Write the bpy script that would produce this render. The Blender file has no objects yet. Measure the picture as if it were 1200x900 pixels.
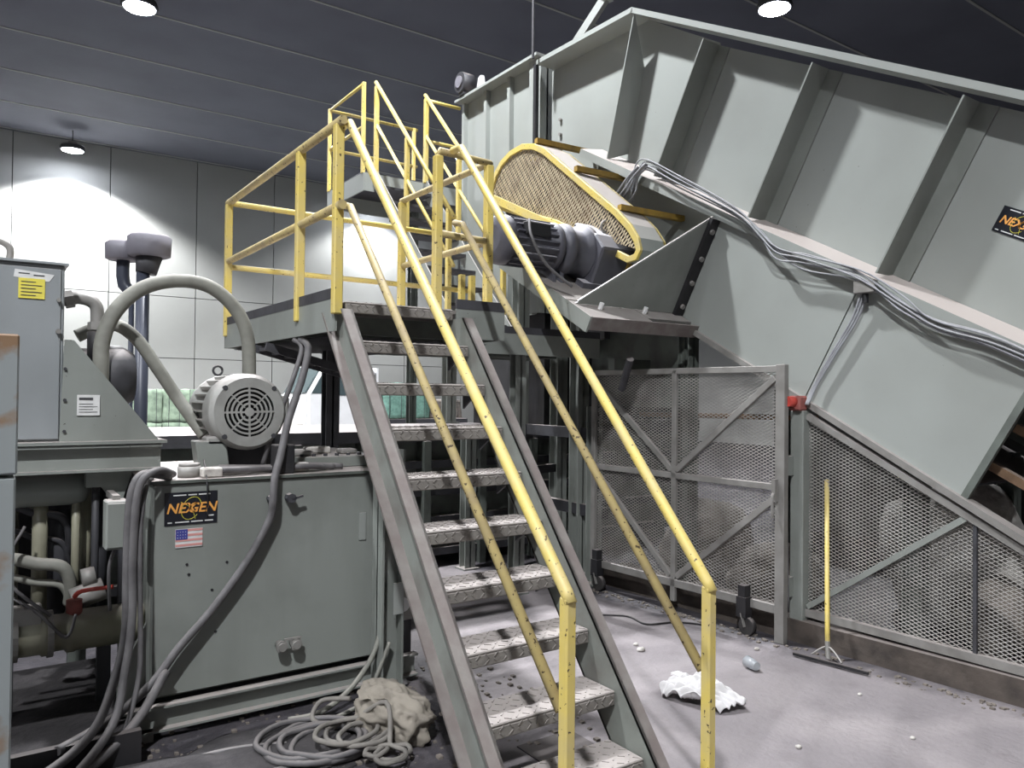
import bpy, bmesh, math, random
from mathutils import Vector, Matrix, noise
random.seed(7)
C = bpy.context.scene.collection
R = math.radians
# ------------------------------------------------------------------ camera
cd = bpy.data.cameras.new('camera'); cam = bpy.data.objects.new('camera', cd); C.objects.link(cam)
cd.sensor_width = 36; cd.lens = 27; cd.clip_end = 200
fwd = Vector((math.sin(R(34.9)), math.cos(R(34.9)), 0)); pit = math.atan(12/900)
fv = (fwd*math.cos(pit) + Vector((0, 0, math.sin(pit)))).normalized()
M3 = fv.to_track_quat('-Z', 'Y').to_matrix() @ Matrix.Rotation(R(0.6), 3, 'Z')
cam.matrix_world = Matrix.Translation((0, 0, 1.65)) @ M3.to_4x4()
bpy.context.scene.camera = cam
# ------------------------------------------------------------------ world, exposure
w = bpy.data.worlds.new('world'); bpy.context.scene.world = w; w.use_nodes = True
w.node_tree.nodes['Background'].inputs[0].default_value = (.80, .86, 1, 1)
w.node_tree.nodes['Background'].inputs[1].default_value = .3
vs = bpy.context.scene.view_settings
vs.view_transform = 'Standard'; vs.look = 'None'; vs.gamma = 1; vs.use_curve_mapping = False
vs.exposure = 1.2
LAMP_W = 1500
LAMPS = [(2.28, 15.0, 8.5), (2.05, 24.0, 8.2), (11.4, 8.4, 8.5), (2.28, 6.0, 8.5), (-2.4, -1.5, 8.5),  # last one here: unseen, off the grid, placed to light the tank front
         (-7, 4.8, 8.5), (-7, 15.1, 8.5), (-7, -5.4, 8.5), (11.5, -1.8, 8.5), (11.5, 19, 8.5), (11.3, 24.0, 8.2)]  # first three: unseen left row, put in for ambient fill
POWER = [3.4, 2.6, 1, 1.2, 1.7, 1.1, 1, .3, .3, 1, .5]   # output per lamp, tuned for the brightness on each surface
# ------------------------------------------------------------------ helpers
def lin(c):
    return tuple(((v/255)/12.92 if v/255 <= .04045 else ((v/255+.055)/1.055)**2.4) for v in c) + (1,)
MATS = {}
def mat(name, col, col2=None, rough=.6, metal=0, scale=6, amt=.5, dust=0, bump=.15, bscale=40, emit=0, chips=None, chip_at=.62, thr=(.4, .7), dustcol=(176, 166, 162), spec=.5, trans=0, streak=False):
    m = bpy.data.materials.new(name); m.use_nodes = True; nt = m.node_tree; N = nt.nodes; L = nt.links
    b = N['Principled BSDF']; b.inputs['Roughness'].default_value = rough; b.inputs['Metallic'].default_value = metal
    b.inputs['Specular IOR Level'].default_value = spec
    tc = N.new('ShaderNodeTexCoord')
    geo = N.new('ShaderNodeNewGeometry')
    src = geo.outputs['Position']
    col = lin(col); out = None
    def mixc(fac, a, bb):
        x = N.new('ShaderNodeMix'); x.data_type = 'RGBA'
        L.new(fac, x.inputs[0])
        for k, v in ((6, a), (7, bb)):
            if isinstance(v, tuple): x.inputs[k].default_value = v
            else: L.new(v, x.inputs[k])
        return x.outputs[2]
    def nz(sc, det=5, lo=.4, hi=.7, st=False):
        n = N.new('ShaderNodeTexNoise'); n.inputs['Scale'].default_value = sc; n.inputs['Detail'].default_value = det
        if st:
            mp = N.new('ShaderNodeMapping'); mp.inputs['Scale'].default_value = (1, 1, .12); L.new(src, mp.inputs[0]); L.new(mp.outputs[0], n.inputs['Vector'])
        else: L.new(src, n.inputs['Vector'])
        mr = N.new('ShaderNodeMapRange'); mr.inputs[1].default_value = lo; mr.inputs[2].default_value = hi
        L.new(n.outputs[0], mr.inputs[0]); return mr.outputs[0], n
    cur = col
    if col2:
        f, _ = nz(scale, 6, *thr)
        mu = N.new('ShaderNodeMath'); mu.operation = 'MULTIPLY'; mu.inputs[1].default_value = amt; L.new(f, mu.inputs[0])
        cur = mixc(mu.outputs[0], cur, lin(col2))
        if streak:
            f, _ = nz(scale*1.5, 4, .5, .72, True)
            mu = N.new('ShaderNodeMath'); mu.operation = 'MULTIPLY'; mu.inputs[1].default_value = amt*.7; L.new(f, mu.inputs[0])
            cur = mixc(mu.outputs[0], cur, lin(col2))
    if chips:
        f, _ = nz(55, 3, chip_at, chip_at+.03); cur = mixc(f, cur, lin(chips))
    if dust:
        sp = N.new('ShaderNodeSeparateXYZ'); L.new(geo.outputs['Normal'], sp.inputs[0])
        mr = N.new('ShaderNodeMapRange'); mr.inputs[1].default_value = .5; mr.inputs[2].default_value = .95; mr.inputs[4].default_value = dust
        L.new(sp.outputs[2], mr.inputs[0]); cur = mixc(mr.outputs[0], cur, lin(dustcol))
    if isinstance(cur, tuple): b.inputs['Base Color'].default_value = cur
    else: L.new(cur, b.inputs['Base Color'])
    if bump:
        n = N.new('ShaderNodeTexNoise'); n.inputs['Scale'].default_value = bscale; n.inputs['Detail'].default_value = 4; L.new(src, n.inputs['Vector'])
        bp = N.new('ShaderNodeBump'); bp.inputs['Strength'].default_value = bump; bp.inputs['Distance'].default_value = .01
        L.new(n.outputs[0], bp.inputs['Height']); L.new(bp.outputs[0], b.inputs['Normal'])
    if emit: b.inputs['Emission Color'].default_value = col; b.inputs['Emission Strength'].default_value = emit
    if trans: b.inputs['Transmission Weight'].default_value = trans
    MATS[name] = m; return m
mat('green', (134, 138, 133), (94, 96, 91), rough=.42, scale=2.2, amt=.45, dust=.75, bump=.05, chips=(70, 66, 62), chip_at=.74, streak=True)
mat('panel', (150, 154, 150), (124, 126, 121), rough=.36, scale=1.2, amt=.4, dust=.8, bump=.03, bscale=12, dustcol=(205, 190, 184), chips=(96, 92, 86), chip_at=.76)
mat('green_dark', (98, 104, 98), (58, 58, 56), rough=.55, scale=4, amt=.7, dust=.8, bump=.1)
mat('stringer', (126, 130, 124), (92, 84, 80), rough=.5, scale=5, amt=.6, dust=.5, bump=.08)
mat('flange', (104, 95, 92), (136, 136, 130), rough=.65, scale=10, amt=.5, dust=.4, bump=.15)
mat('galv', (142, 140, 136), (108, 104, 100), rough=.55, metal=.25, scale=8, amt=.5, dust=.5, bump=.12)
mat('dark_steel', (62, 62, 66), (38, 36, 38), rough=.6, scale=6, amt=.6, dust=.7, bump=.15)
mat('black', (26, 26, 29), (48, 45, 46), rough=.6, scale=6, amt=.5, dust=.25, bump=.1)
mat('yellow', (210, 188, 100), (192, 176, 130), rough=.5, scale=7, amt=.7, dust=.7, bump=.08, chips=(74, 60, 40), chip_at=.66, dustcol=(200, 184, 140))
mat('yellow_worn', (180, 162, 108), (152, 136, 104), rough=.6, scale=9, amt=.8, dust=.8, bump=.12, chips=(78, 64, 46), chip_at=.63, dustcol=(172, 158, 136))
mat('yellow_rust', (166, 134, 58), (120, 98, 56), rough=.7, scale=14, amt=.7, dust=.4, bump=.2)
mat('tread', (128, 124, 118), (98, 92, 88), rough=.75, scale=9, amt=.6, dust=.9, bump=.3, bscale=60, dustcol=(170, 162, 158))
mat('guard_mesh', (196, 182, 154), (140, 124, 102), rough=.7, scale=10, amt=.6, bump=.1)
mat('mesh', (176, 173, 168), (112, 108, 102), rough=.6, metal=.2, scale=5, amt=.6, bump=0)
mat('hose_grey', (132, 132, 124), (96, 94, 88), rough=.7, scale=12, amt=.5, dust=.8, bump=.1, dustcol=(170, 166, 158))
mat('hose_dark', (98, 96, 97), (48, 46, 48), rough=.65, scale=12, amt=.5, dust=.6, bump=.1, dustcol=(130, 124, 122))
mat('rope', (126, 122, 116), (92, 88, 86), rough=.85, scale=12, amt=.5, bump=.2)
mat('cable', (150, 152, 156), (104, 104, 108), rough=.5, scale=12, amt=.5, dust=.5, bump=.05)
mat('motor_grey', (150, 150, 146), (112, 110, 106), rough=.5, scale=8, amt=.5, dust=.6, bump=.1)
mat('gear_grey', (84, 84, 92), (56, 54, 60), rough=.5, scale=6, amt=.5, dust=.95, bump=.15, dustcol=(206, 204, 208))
mat('cab_grey', (142, 146, 148), (118, 122, 122), rough=.4, scale=2.5, amt=.4, dust=.5, bump=.03, streak=True)
mat('worn_cab', (132, 137, 137), (122, 92, 62), rough=.5, scale=4, amt=.9, bump=.05, thr=(.54, .62))
mat('pole', (54, 58, 70), (40, 42, 50), rough=.4, scale=4, amt=.5, bump=.05)
mat('vent', (122, 120, 128), (98, 96, 104), rough=.6, scale=6, amt=.5, dust=.7, bump=.1)
mat('pipe_beige', (140, 138, 120), (100, 94, 82), rough=.4, scale=7, amt=.5, dust=.5, bump=.06)
mat('white', (226, 226, 226), (196, 196, 194), rough=.5, scale=3, amt=.3, bump=.02)
mat('cloth_white', (216, 214, 214), (184, 180, 180), rough=.9, scale=9, amt=.4, bump=.2)
mat('tarp', (142, 135, 124), (104, 98, 90), rough=.85, scale=10, amt=.5, bump=.25)
mat('glass', (70, 82, 84), rough=.08, bump=0)
mat('plastic', (214, 218, 222), rough=.25, bump=0, trans=.5)
mat('rubber', (44, 42, 42), (70, 66, 64), rough=.85, scale=20, amt=.5, dust=.6, bump=.2)
mat('red', (186, 66, 56), (140, 60, 54), rough=.5, scale=20, amt=.4, bump=.05)
mat('red_dusty', (150, 84, 78), (110, 74, 68), rough=.7, scale=20, amt=.6, bump=.1)
mat('orange', (224, 158, 78), rough=.5, bump=0)
mat('sticker_black', (22, 24, 32), rough=.35, bump=0)
mat('sticker_white', (216, 216, 214), (180, 180, 178), rough=.6, scale=20, amt=.5, bump=0)
mat('sticker_yellow', (222, 208, 78), (200, 190, 110), rough=.6, scale=30, amt=.5, bump=0)
mat('swirl', (222, 214, 70), rough=.5, bump=0)
mat('flag_blue', (62, 66, 140), rough=.6, bump=0)
mat('flag_red', (206, 146, 140), rough=.6, bump=0)
mat('ink', (60, 60, 62), rough=.6, bump=0)
mat('debris', (128, 120, 112), (84, 78, 74), rough=.9, scale=12, amt=.8, bump=.6, bscale=25)
mat('debris_white', (200, 196, 190), (140, 134, 128), rough=.9, scale=14, amt=.8, bump=.6, bscale=30)
mat('wood', (126, 100, 76), (84, 66, 52), rough=.8, scale=8, amt=.7, dust=.4, bump=.3)
mat('teal', (120, 160, 146), (84, 120, 108), rough=.7, scale=14, amt=.7, bump=.5, bscale=20)
mat('bale_green', (140, 158, 136), (92, 106, 92), rough=.8, scale=6, amt=.9, bump=.6, bscale=14)
mat('wall_panel', (160, 160, 156), (146, 146, 142), rough=.85, scale=.8, amt=.4, bump=.08, bscale=8)
mat('ceil', (104, 106, 116), (88, 90, 100), rough=.9, scale=.7, amt=.5, bump=.1, bscale=5)
mat('curb', (84, 76, 70), (52, 47, 44), rough=.9, scale=7, amt=.8, dust=.3, bump=.6, bscale=20)
mat('lamp_glow', (235, 242, 255), emit=60, bump=0)
mat('pit', (44, 42, 41), (30, 29, 29), rough=.95, scale=3, amt=.6, bump=.3)  # dark tone of the added wall behind the mesh
mat('dirt_dark', (66, 63, 64), (44, 42, 44), rough=.95, scale=9, amt=.8, bump=.8, bscale=30)
mat('dirt', (84, 98, 98), (70, 66, 68), rough=.95, scale=9, amt=.8, bump=.8, bscale=30)
def floor_mat():
    m = bpy.data.materials.new('floor_concrete'); m.use_nodes = True; nt = m.node_tree; N = nt.nodes; L = nt.links
    b = N['Principled BSDF']; b.inputs['Roughness'].default_value = .62
    g = N.new('ShaderNodeNewGeometry'); sp = N.new('ShaderNodeSeparateXYZ'); L.new(g.outputs['Position'], sp.inputs[0])
    def noise_(sc, det=6, dist=0):
        n = N.new('ShaderNodeTexNoise'); n.inputs['Scale'].default_value = sc; n.inputs['Detail'].default_value = det; n.inputs['Distortion'].default_value = dist
        L.new(g.outputs['Position'], n.inputs['Vector']); return n.outputs[0]
    def rng(v, a, bb, lo=0, hi=1):
        r = N.new('ShaderNodeMapRange'); r.inputs[1].default_value = a; r.inputs[2].default_value = bb; r.inputs[3].default_value = lo; r.inputs[4].default_value = hi
        L.new(v, r.inputs[0]); return r.outputs[0]
    def mx(f, a, bb):
        x = N.new('ShaderNodeMix'); x.data_type = 'RGBA'; L.new(f, x.inputs[0])
        for k, v in ((6, a), (7, bb)):
            if isinstance(v, tuple): x.inputs[k].default_value = v
            else: L.new(v, x.inputs[k])
        return x.outputs[2]
    def ma(op, a, bb):
        x = N.new('ShaderNodeMath'); x.operation = op
        for k, v in ((0, a), (1, bb)):
            if isinstance(v, (int, float)): x.inputs[k].default_value = v
            else: L.new(v, x.inputs[k])
        return x.outputs[0]
    clean = mx(rng(noise_(1.3, 7, .6), .38, .66), lin((132, 126, 128)), lin((153, 146, 147)))
    clean = mx(rng(noise_(5, 6), .55, .75, 0, .45), clean, lin((108, 101, 103)))
    clean = mx(rng(noise_(70, 2), .68, .74, 0, .5), clean, lin((92, 86, 88)))
    dirty = mx(rng(noise_(4, 8, .5), .35, .65), lin((52, 50, 54)), lin((78, 74, 78)))
    dirty = mx(rng(noise_(45, 3), .66, .74, 0, .8), dirty, lin((120, 114, 114)))
    dirty = mx(rng(noise_(14, 6), .5, .7, 0, .6), dirty, lin((46, 43, 50)))
    nx = ma('ADD', sp.outputs[0], ma('MULTIPLY', ma('SUBTRACT', noise_(1.6, 6), .5), 1.6))
    edge = rng(ma('ADD', nx, ma('MULTIPLY', sp.outputs[1], -.12)), 1.45, 2.1)
    col = mx(edge, dirty, clean)  # dark side is real dirt plus part of the stairs' shadow painted in
    # dust and dirt gathered along the fence foot
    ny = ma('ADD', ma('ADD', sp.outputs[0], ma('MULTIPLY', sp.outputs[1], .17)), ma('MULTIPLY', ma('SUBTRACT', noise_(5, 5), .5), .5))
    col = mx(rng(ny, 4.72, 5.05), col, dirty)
    L.new(col, b.inputs['Base Color'])
    bp = N.new('ShaderNodeBump'); bp.inputs['Strength'].default_value = .35; bp.inputs['Distance'].default_value = .02
    h = ma('ADD', noise_(30, 6), ma('MULTIPLY', ma('SUBTRACT', 1, edge) if False else noise_(6, 6), 1.5))
    L.new(h, bp.inputs['Height']); L.new(bp.outputs[0], b.inputs['Normal'])
    MATS['floor'] = m
floor_mat()

V = Vector
class MB:
    def __init__(s): s.v = []; s.f = []; s.smooth = False
    def add(s, vs, fs):
        o = len(s.v); s.v += [tuple(p) for p in vs]; s.f += [tuple(i+o for i in f) for f in fs]; return s
    def box(s, lo, hi):
        x0, y0, z0 = lo; x1, y1, z1 = hi
        return s.add([(x0,y0,z0),(x1,y0,z0),(x1,y1,z0),(x0,y1,z0),(x0,y0,z1),(x1,y0,z1),(x1,y1,z1),(x0,y1,z1)],
                     [(0,3,2,1),(4,5,6,7),(0,1,5,4),(1,2,6,5),(2,3,7,6),(3,0,4,7)])
    def beam(s, p, q, w, h, up=(0,0,1)):
        p, q = V(p), V(q); d = (q-p).normalized(); up = V(up)
        sd = d.cross(up)
        if sd.length < 1e-4: sd = d.cross(V((0,1,0)))
        sd.normalize(); u = sd.cross(d).normalized()
        a = sd*w/2; b = u*h/2
        return s.add([p-a-b, p+a-b, p+a+b, p-a+b, q-a-b, q+a-b, q+a+b, q-a+b],
                     [(0,1,2,3),(7,6,5,4),(0,4,5,1),(1,5,6,2),(2,6,7,3),(3,7,4,0)])
    def cyl(s, p, q, r1, r2=None, n=14, caps=True):
        r2 = r1 if r2 is None else r2
        p, q = V(p), V(q); d = (q-p).normalized(); a = d.orthogonal().normalized(); b = d.cross(a)
        vs = []; fs = []
        for c, r in ((p, r1), (q, r2)):
            for i in range(n):
                t = 2*math.pi*i/n; vs.append(c + a*math.cos(t)*r + b*math.sin(t)*r)
        for i in range(n): j = (i+1) % n; fs.append((i, j, n+j, n+i))
        if caps: fs.append(tuple(range(n))[::-1]); fs.append(tuple(range(n, 2*n)))
        return s.add(vs, fs)
    def lathe(s, p, d, prof, n=20):
        p = V(p); d = V(d).normalized(); a = d.orthogonal().normalized(); b = d.cross(a); vs = []; fs = []
        for (h, r) in prof:
            for i in range(n):
                t = 2*math.pi*i/n; vs.append(p + d*h + a*math.cos(t)*r + b*math.sin(t)*r)
        for k in range(len(prof)-1):
            for i in range(n): j = (i+1) % n; fs.append((k*n+i, k*n+j, (k+1)*n+j, (k+1)*n+i))
        fs.append(tuple(range(n))[::-1]); o = (len(prof)-1)*n; fs.append(tuple(range(o, o+n)))
        return s.add(vs, fs)
    def tube(s, pts, r, n=8, sub=6, closed=False):
        P = [V(p) for p in pts]; out = []
        if sub > 1 and len(P) > 2:
            for i in range(len(P)-1):
                p0 = P[max(i-1, 0)]; p1 = P[i]; p2 = P[i+1]; p3 = P[min(i+2, len(P)-1)]
                for k in range(sub):
                    t = k/sub
                    out.append(.5*((2*p1) + (p2-p0)*t + (2*p0-5*p1+4*p2-p3)*t*t + (3*p1-p0-3*p2+p3)*t**3))
            out.append(P[-1])
        else: out = P
        vs = []; fs = []; prev = None
        for i, c in enumerate(out):
            d = (out[min(i+1, len(out)-1)] - out[max(i-1, 0)]).normalized()
            if prev is None: a = d.orthogonal().normalized()
            else:
                a = prev - d*prev.dot(d)
                a = a.normalized() if a.length > 1e-5 else d.orthogonal().normalized()
            prev = a; b = d.cross(a)
            for k in range(n):
                t = 2*math.pi*k/n; vs.append(c + (a*math.cos(t) + b*math.sin(t))*r)
        m = len(out)
        for i in range(m-1):
            for k in range(n): j = (k+1) % n; fs.append((i*n+k, i*n+j, (i+1)*n+j, (i+1)*n+k))
        fs.append(tuple(range(n))[::-1]); fs.append(tuple(range((m-1)*n, m*n)))
        return s.add(vs, fs)
    def slab(s, poly, off):
        """closed solid: polygon of 3D points extruded by vector off"""
        off = V(off); P = [V(p) for p in poly]; n = len(P)
        return s.add(P + [p+off for p in P], [tuple(range(n))[::-1], tuple(range(n, 2*n))] + [(i, (i+1) % n, n+(i+1) % n, n+i) for i in range(n)])
    def build(s, name, m, parent=None, smooth=False, bevel=0, label=None):
        me = bpy.data.meshes.new(name); base = V((0,0,0))
        if parent is None and s.v:
            xs = [p[0] for p in s.v]; ys = [p[1] for p in s.v]; zs = [p[2] for p in s.v]
            base = V(((min(xs)+max(xs))/2, (min(ys)+max(ys))/2, min(zs)))
        me.from_pydata([tuple(V(p)-base) for p in s.v], [], s.f)
        bm = bmesh.new(); bm.from_mesh(me); bmesh.ops.recalc_face_normals(bm, faces=bm.faces); bm.to_mesh(me); bm.free()
        if smooth:
            for p in me.polygons: p.use_smooth = len(p.vertices) <= 4
        me.materials.append(MATS[m]); o = bpy.data.objects.new(name, me); C.objects.link(o)
        if parent is not None:
            o.parent = parent; o.matrix_parent_inverse = wm(parent).inverted()
        else: o.location = base
        if bevel:
            md = o.modifiers.new('bevel', 'BEVEL'); md.width = bevel; md.segments = 1; md.limit_method = 'ANGLE'
        if label: o['label'] = label
        return o
def wm(o):
    m = Matrix.LocRotScale(o.location, o.rotation_euler, o.scale)
    return m if o.parent is None else wm(o.parent) @ o.matrix_parent_inverse @ m
def tag(o, label, cat, group=None):
    o['label'] = label; o['category'] = cat
    if group: o['group'] = group
    return o
def thing(name, label, cat, loc=(0,0,0), group=None):
    o = bpy.data.objects.new(name, None); C.objects.link(o); o.location = loc; o.empty_display_size = .1
    return tag(o, label, cat, group)
def struct(o): o['kind'] = 'structure'; return o
def dup(root, off, label=None, group=None):
    def cp(o, par):
        c = o.copy(); C.objects.link(c)
        if par is not None: c.parent = par
        for k in [k for k in C.objects if k.parent is o]: cp(k, c)
        return c
    r = cp(root, None); r.location = V(root.location) + V(off)
    if label: r['label'] = label
    if group: r['group'] = group
    return r
def clip_line(poly, p, d):
    t0, t1 = -1e9, 1e9; n = len(poly)
    area = sum(poly[i][0]*poly[(i+1) % n][1]-poly[(i+1) % n][0]*poly[i][1] for i in range(n))
    sg = 1 if area > 0 else -1
    for i in range(n):
        a = poly[i]; b = poly[(i+1) % n]; nx = -(b[1]-a[1])*sg; ny = (b[0]-a[0])*sg
        den = nx*d[0]+ny*d[1]; num = nx*(p[0]-a[0])+ny*(p[1]-a[1])
        if abs(den) < 1e-9:
            if num < 0: return None
            continue
        t = -num/den
        if den > 0: t0 = max(t0, t)
        else: t1 = min(t1, t)
    return (t0, t1) if t1 > t0+1e-3 else None
def lattice(poly, f3, nrm, swd=.023, lwd=.05, wd=.004, rot=0):
    """expanded metal: crossing strands clipped to a convex polygon; f3 maps 2D to 3D"""
    m = MB(); cx = sum(p[0] for p in poly)/len(poly); cy = sum(p[1] for p in poly)/len(poly)
    rad = max(math.hypot(p[0]-cx, p[1]-cy) for p in poly)
    for sg in (1, -1):
        ang = math.atan2(swd, lwd)*sg + rot; d = (math.cos(ang), math.sin(ang)); q = (-d[1], d[0])
        sp = swd*math.cos(math.atan2(swd, lwd)); k = int(rad/sp)+1
        for i in range(-k, k+1):
            p = (cx+q[0]*sp*i, cy+q[1]*sp*i); r = clip_line(poly, p, d)
            if r:
                a = V(f3(p[0]+d[0]*r[0], p[1]+d[1]*r[0])); b = V(f3(p[0]+d[0]*r[1], p[1]+d[1]*r[1]))
                o = V(nrm)*.0015*sg
                m.beam(a+o, b+o, wd, .003, nrm)
    return m
def text(body, size, m, parent, origin, xdir, ydir, name='lettering', ext=.0008, bold=0, shear=0):
    cu = bpy.data.curves.new(name, 'FONT'); cu.body = body; cu.size = size; cu.extrude = ext; cu.offset = bold; cu.shear = shear
    cu.align_x = 'CENTER'; cu.align_y = 'CENTER'
    t = bpy.data.objects.new(name, cu); C.objects.link(t)
    bpy.context.view_layer.update()
    me = bpy.data.meshes.new_from_object(t.evaluated_get(bpy.context.evaluated_depsgraph_get()))
    C.objects.unlink(t); bpy.data.objects.remove(t)
    X = V(xdir).normalized(); Y = V(ydir).normalized(); Z = X.cross(Y)
    mm = Matrix.Translation(V(origin)) @ Matrix((X, Y, Z)).transposed().to_4x4(); me.transform(mm)
    me.materials.clear(); me.materials.append(MATS[m]); o = bpy.data.objects.new(name, me); C.objects.link(o)
    o.parent = parent; o.matrix_parent_inverse = wm(parent).inverted(); return o
def channel(m, p, q, h, fw, t, face, up=(0,0,1)):
    """C channel: web depth h, flanges fw pointing along face"""
    p, q = V(p), V(q); d = (q-p).normalized(); face = V(face); u = d.cross(face).normalized()
    m.beam(p, q, t, h, u)
    for sg in (1, -1): m.beam(p+u*sg*(h/2-t/2)+face*fw/2, q+u*sg*(h/2-t/2)+face*fw/2, fw, t, u)
    return m
# ------------------------------------------------------------------ room
struct(MB().box((-13, -11, -.2), (22, 25.4, 0)).build('floor', 'floor'))
ceil = struct(MB().box((-13, -11, 8.75), (22, 25.4, 9)).build('ceiling', 'ceil'))
for i in range(16):
    y = -9.6 + 2.3*i
    MB().box((-13, y, 8.735), (22, y+.05, 8.76)).build('ceiling_rib', 'wall_panel', ceil)
struct(MB().box((-13.3, -11, 0), (-13, 25.4, 8.75)).build('wall_left', 'wall_panel'))
struct(MB().box((22, -11, 0), (22.3, 25.4, 8.75)).build('wall_right', 'wall_panel'))
struct(MB().box((-13, -11.3, 0), (22, -11, 8.75)).build('wall_front', 'wall_panel'))
wb = struct(MB().box((-13, 25.2, 0), (22, 25.5, 8.75)).build('wall_back', 'black'))
for i in range(-6, 9):
    x0 = .72 + 2.4*i
    for z0, z1 in ((0, 2.63), (2.65, 4.5), (4.52, 8.74)):
        MB().box((x0+.012, 25.08, z0), (x0+2.388, 25.24, z1)).build('wall_panel', 'wall_panel', wb)
# ------------------------------------------------------------------ ceiling lamps
LNAME = ['round high bay lamp glowing near the top left corner', 'small bright high bay lamp low on the left, nearest the far wall', 'round high bay lamp glowing above the inclined conveyor']
for i, (x, y, z) in enumerate(LAMPS):
    vis = i < 3
    t = thing('high_bay_lamp', LNAME[i] if vis else 'unseen high bay lamp assumed on the dark ceiling outside the view', 'lamp', (x, y, z), None if vis else 'high bay lamps out of view')
    MB().lathe((x, y, z), (0,0,1), [(-.03, .28), (.0, .31), (.1, .28), (.14, .12), (.2, .11)], 24).build('housing', 'dark_steel', t, True)
    MB().cyl((x, y, z+.19), (x, y, 8.72), .015, n=8).build('hanging_rod', 'dark_steel', t)
    MB().cyl((x, y, z-.04), (x, y, z-.028), .26, n=24).build('lens', 'lamp_glow', t)
    sp = bpy.data.lights.new('spot', 'SPOT'); sp.energy = LAMP_W*POWER[i]; sp.spot_size = R(132); sp.spot_blend = .4; sp.shadow_soft_size = .18; sp.color = (.95, .97, 1)
    so = bpy.data.objects.new('lamp_light', sp); C.objects.link(so); so.parent = t; so.location = (0, 0, -.07)
# ------------------------------------------------------------------ lower staircase
XL, XR = 1.5, 2.2
st = thing('staircase', 'steep lower staircase with yellow pipe handrails rising to the platform', 'stairs', (1.85, 2.1, 0))
y0, z0 = 2.375, .424
def SY(z): return 2.375 + (z-.424)*.8
d = V((0, .8, 1)).normalized()
def side(x, face, nm='stringer'):
    # inclined channel, toes outward, cut level at the floor and under the platform
    P = lambda z, o: (x, SY(z)+o, z)
    m = MB(); t = .012
    m.slab([P(0, -.06), P(0, .21), P(2.07, .21), P(2.07, -.06)], (face*t, 0, 0))
    w = m.build(nm, 'stringer', st)
    for o in (-.06, .198):
        MB().slab([P(0, o), P(0, o+.015), P(2.07, o+.015), P(2.07, o)], (face*.06, 0, 0)).build('flange', 'flange', w)
side(XL+.05, -1); side(XR, 1)
for k in range(1, 11):
    z = .2122*k; y = SY(z)
    m = MB().box((XL+.055, y, z-.012), (XR-.005, y+.21, z)).box((XL+.055, y, z-.06), (XR-.005, y+.012, z-.012)).box((XL+.055, y+.2, z-.04), (XR-.005, y+.21, z-.012))
    tr = m.build('tread', 'tread', st, bevel=.004)
    bm_ = MB()
    for i in range(15):           # raised checker bars on tread and nosing
        for j in range(5):
            xx = XL+.085+i*.042; yy = y+.02+j*.042
            if (i+j) % 2: bm_.beam((xx-.01, yy-.01, z+.001), (xx+.01, yy+.01, z+.001), .006, .004)
            else: bm_.beam((xx+.01, yy-.01, z+.001), (xx-.01, yy+.01, z+.001), .006, .004)
        for j in range(2):
            xx = XL+.085+i*.042; zz = z-.018-j*.025
            s_ = 1 if (i+j) % 2 else -1
            bm_.beam((xx-.009*s_, y-.001, zz-.008), (xx+.009*s_, y-.001, zz+.008), .004, .005, (0,1,0))
    o = bm_.build('checker_pattern', 'tread', tr); o['kind'] = 'stuff'
    if k < 10:
        for xx in (XL+.06, XR-.02): MB().slab([(xx, y+.015, z-.012), (xx, y+.2, z-.012), (xx, y+.2, z-.13)], (.012, 0, 0)).build('bracket', 'dark_steel', tr)
def rail(name, pts, r, par, m='yellow', n=12, sub=1): return MB().tube(pts, r, n, sub).build(name, m, par, True)
for x, zt, lab in ((1.55, 1.02, 0), (2.215, .965, 0)):
    xp = x-.0
    foot = MB().beam((xp, 1.9, .0), (xp, 1.9, zt-.01), .042, .042, (0,1,0)).build('post', 'yellow', st, bevel=.006)
    rail('handrail', [(xp, 1.885, zt-.03), (xp, 1.905, zt), (xp, 3.70, 3.035), (xp, 3.79, 3.04)], .0215, st, 'yellow', sub=1)
    rail('midrail', [(xp, 1.93, .64), (xp, 3.68, 2.6), (xp, 3.76, 2.62)], .019, st, 'yellow_worn')
# ------------------------------------------------------------------ access platform
PT = 2.12
pf = thing('access_platform', 'raised steel platform with yellow pipe railing at the top of the lower stairs', 'platform', (2.6, 4.8, 0))
MB().box((1.5, 3.99, PT-.02), (2.55, 5.85, PT)).box((1.62, 3.76, PT-.02), (2.55, 3.99, PT)).box((2.55, 5.0, PT-.02), (4.4, 5.85, PT)).build('deck', 'tread', pf)
for a, b, nm in (((1.5, 3.73, 2.05), (1.5, 5.85, 2.05), 'edge_channel'), ((1.5, 5.85, 2.05), (4.4, 5.85, 2.05), 'edge_channel'), ((2.23, 3.76, 2.05), (2.56, 3.76, 2.05), 'edge_channel'), ((2.55, 3.76, 2.05), (2.55, 5.0, 2.05), 'edge_channel'), ((2.55, 5.0, 2.05), (4.4, 5.0, 2.05), 'edge_channel')):
    dd = (V(b)-V(a)).normalized(); fc = V((dd.y, -dd.x, 0))*-1
    m = MB(); m.beam(V(a), V(b), .014, .17); m.build(nm, 'green', pf)
    MB().beam(V(a)+V((0,0,.11)), V(b)+V((0,0,.11)), .018, .055).build('toe_plate', 'dark_steel', pf)
for i in range(5):
    y = 4.1+i*.38; MB().beam((1.55, y, 2.03), (4.4 if y > 5 else 2.54, y, 2.03), .05, .1).build('joist', 'green_dark', pf)
def post(par, x, y, z0, z1, m='yellow', w=.048): return MB().beam((x, y, z0), (x, y, z1), w, w, (0,1,0)).build('post', m, par, bevel=.005)
for (x, y) in ((1.5, 3.72), (1.5, 4.28), (1.5, 5.8)): post(pf, x, y, 2.05, 3.02)
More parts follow.
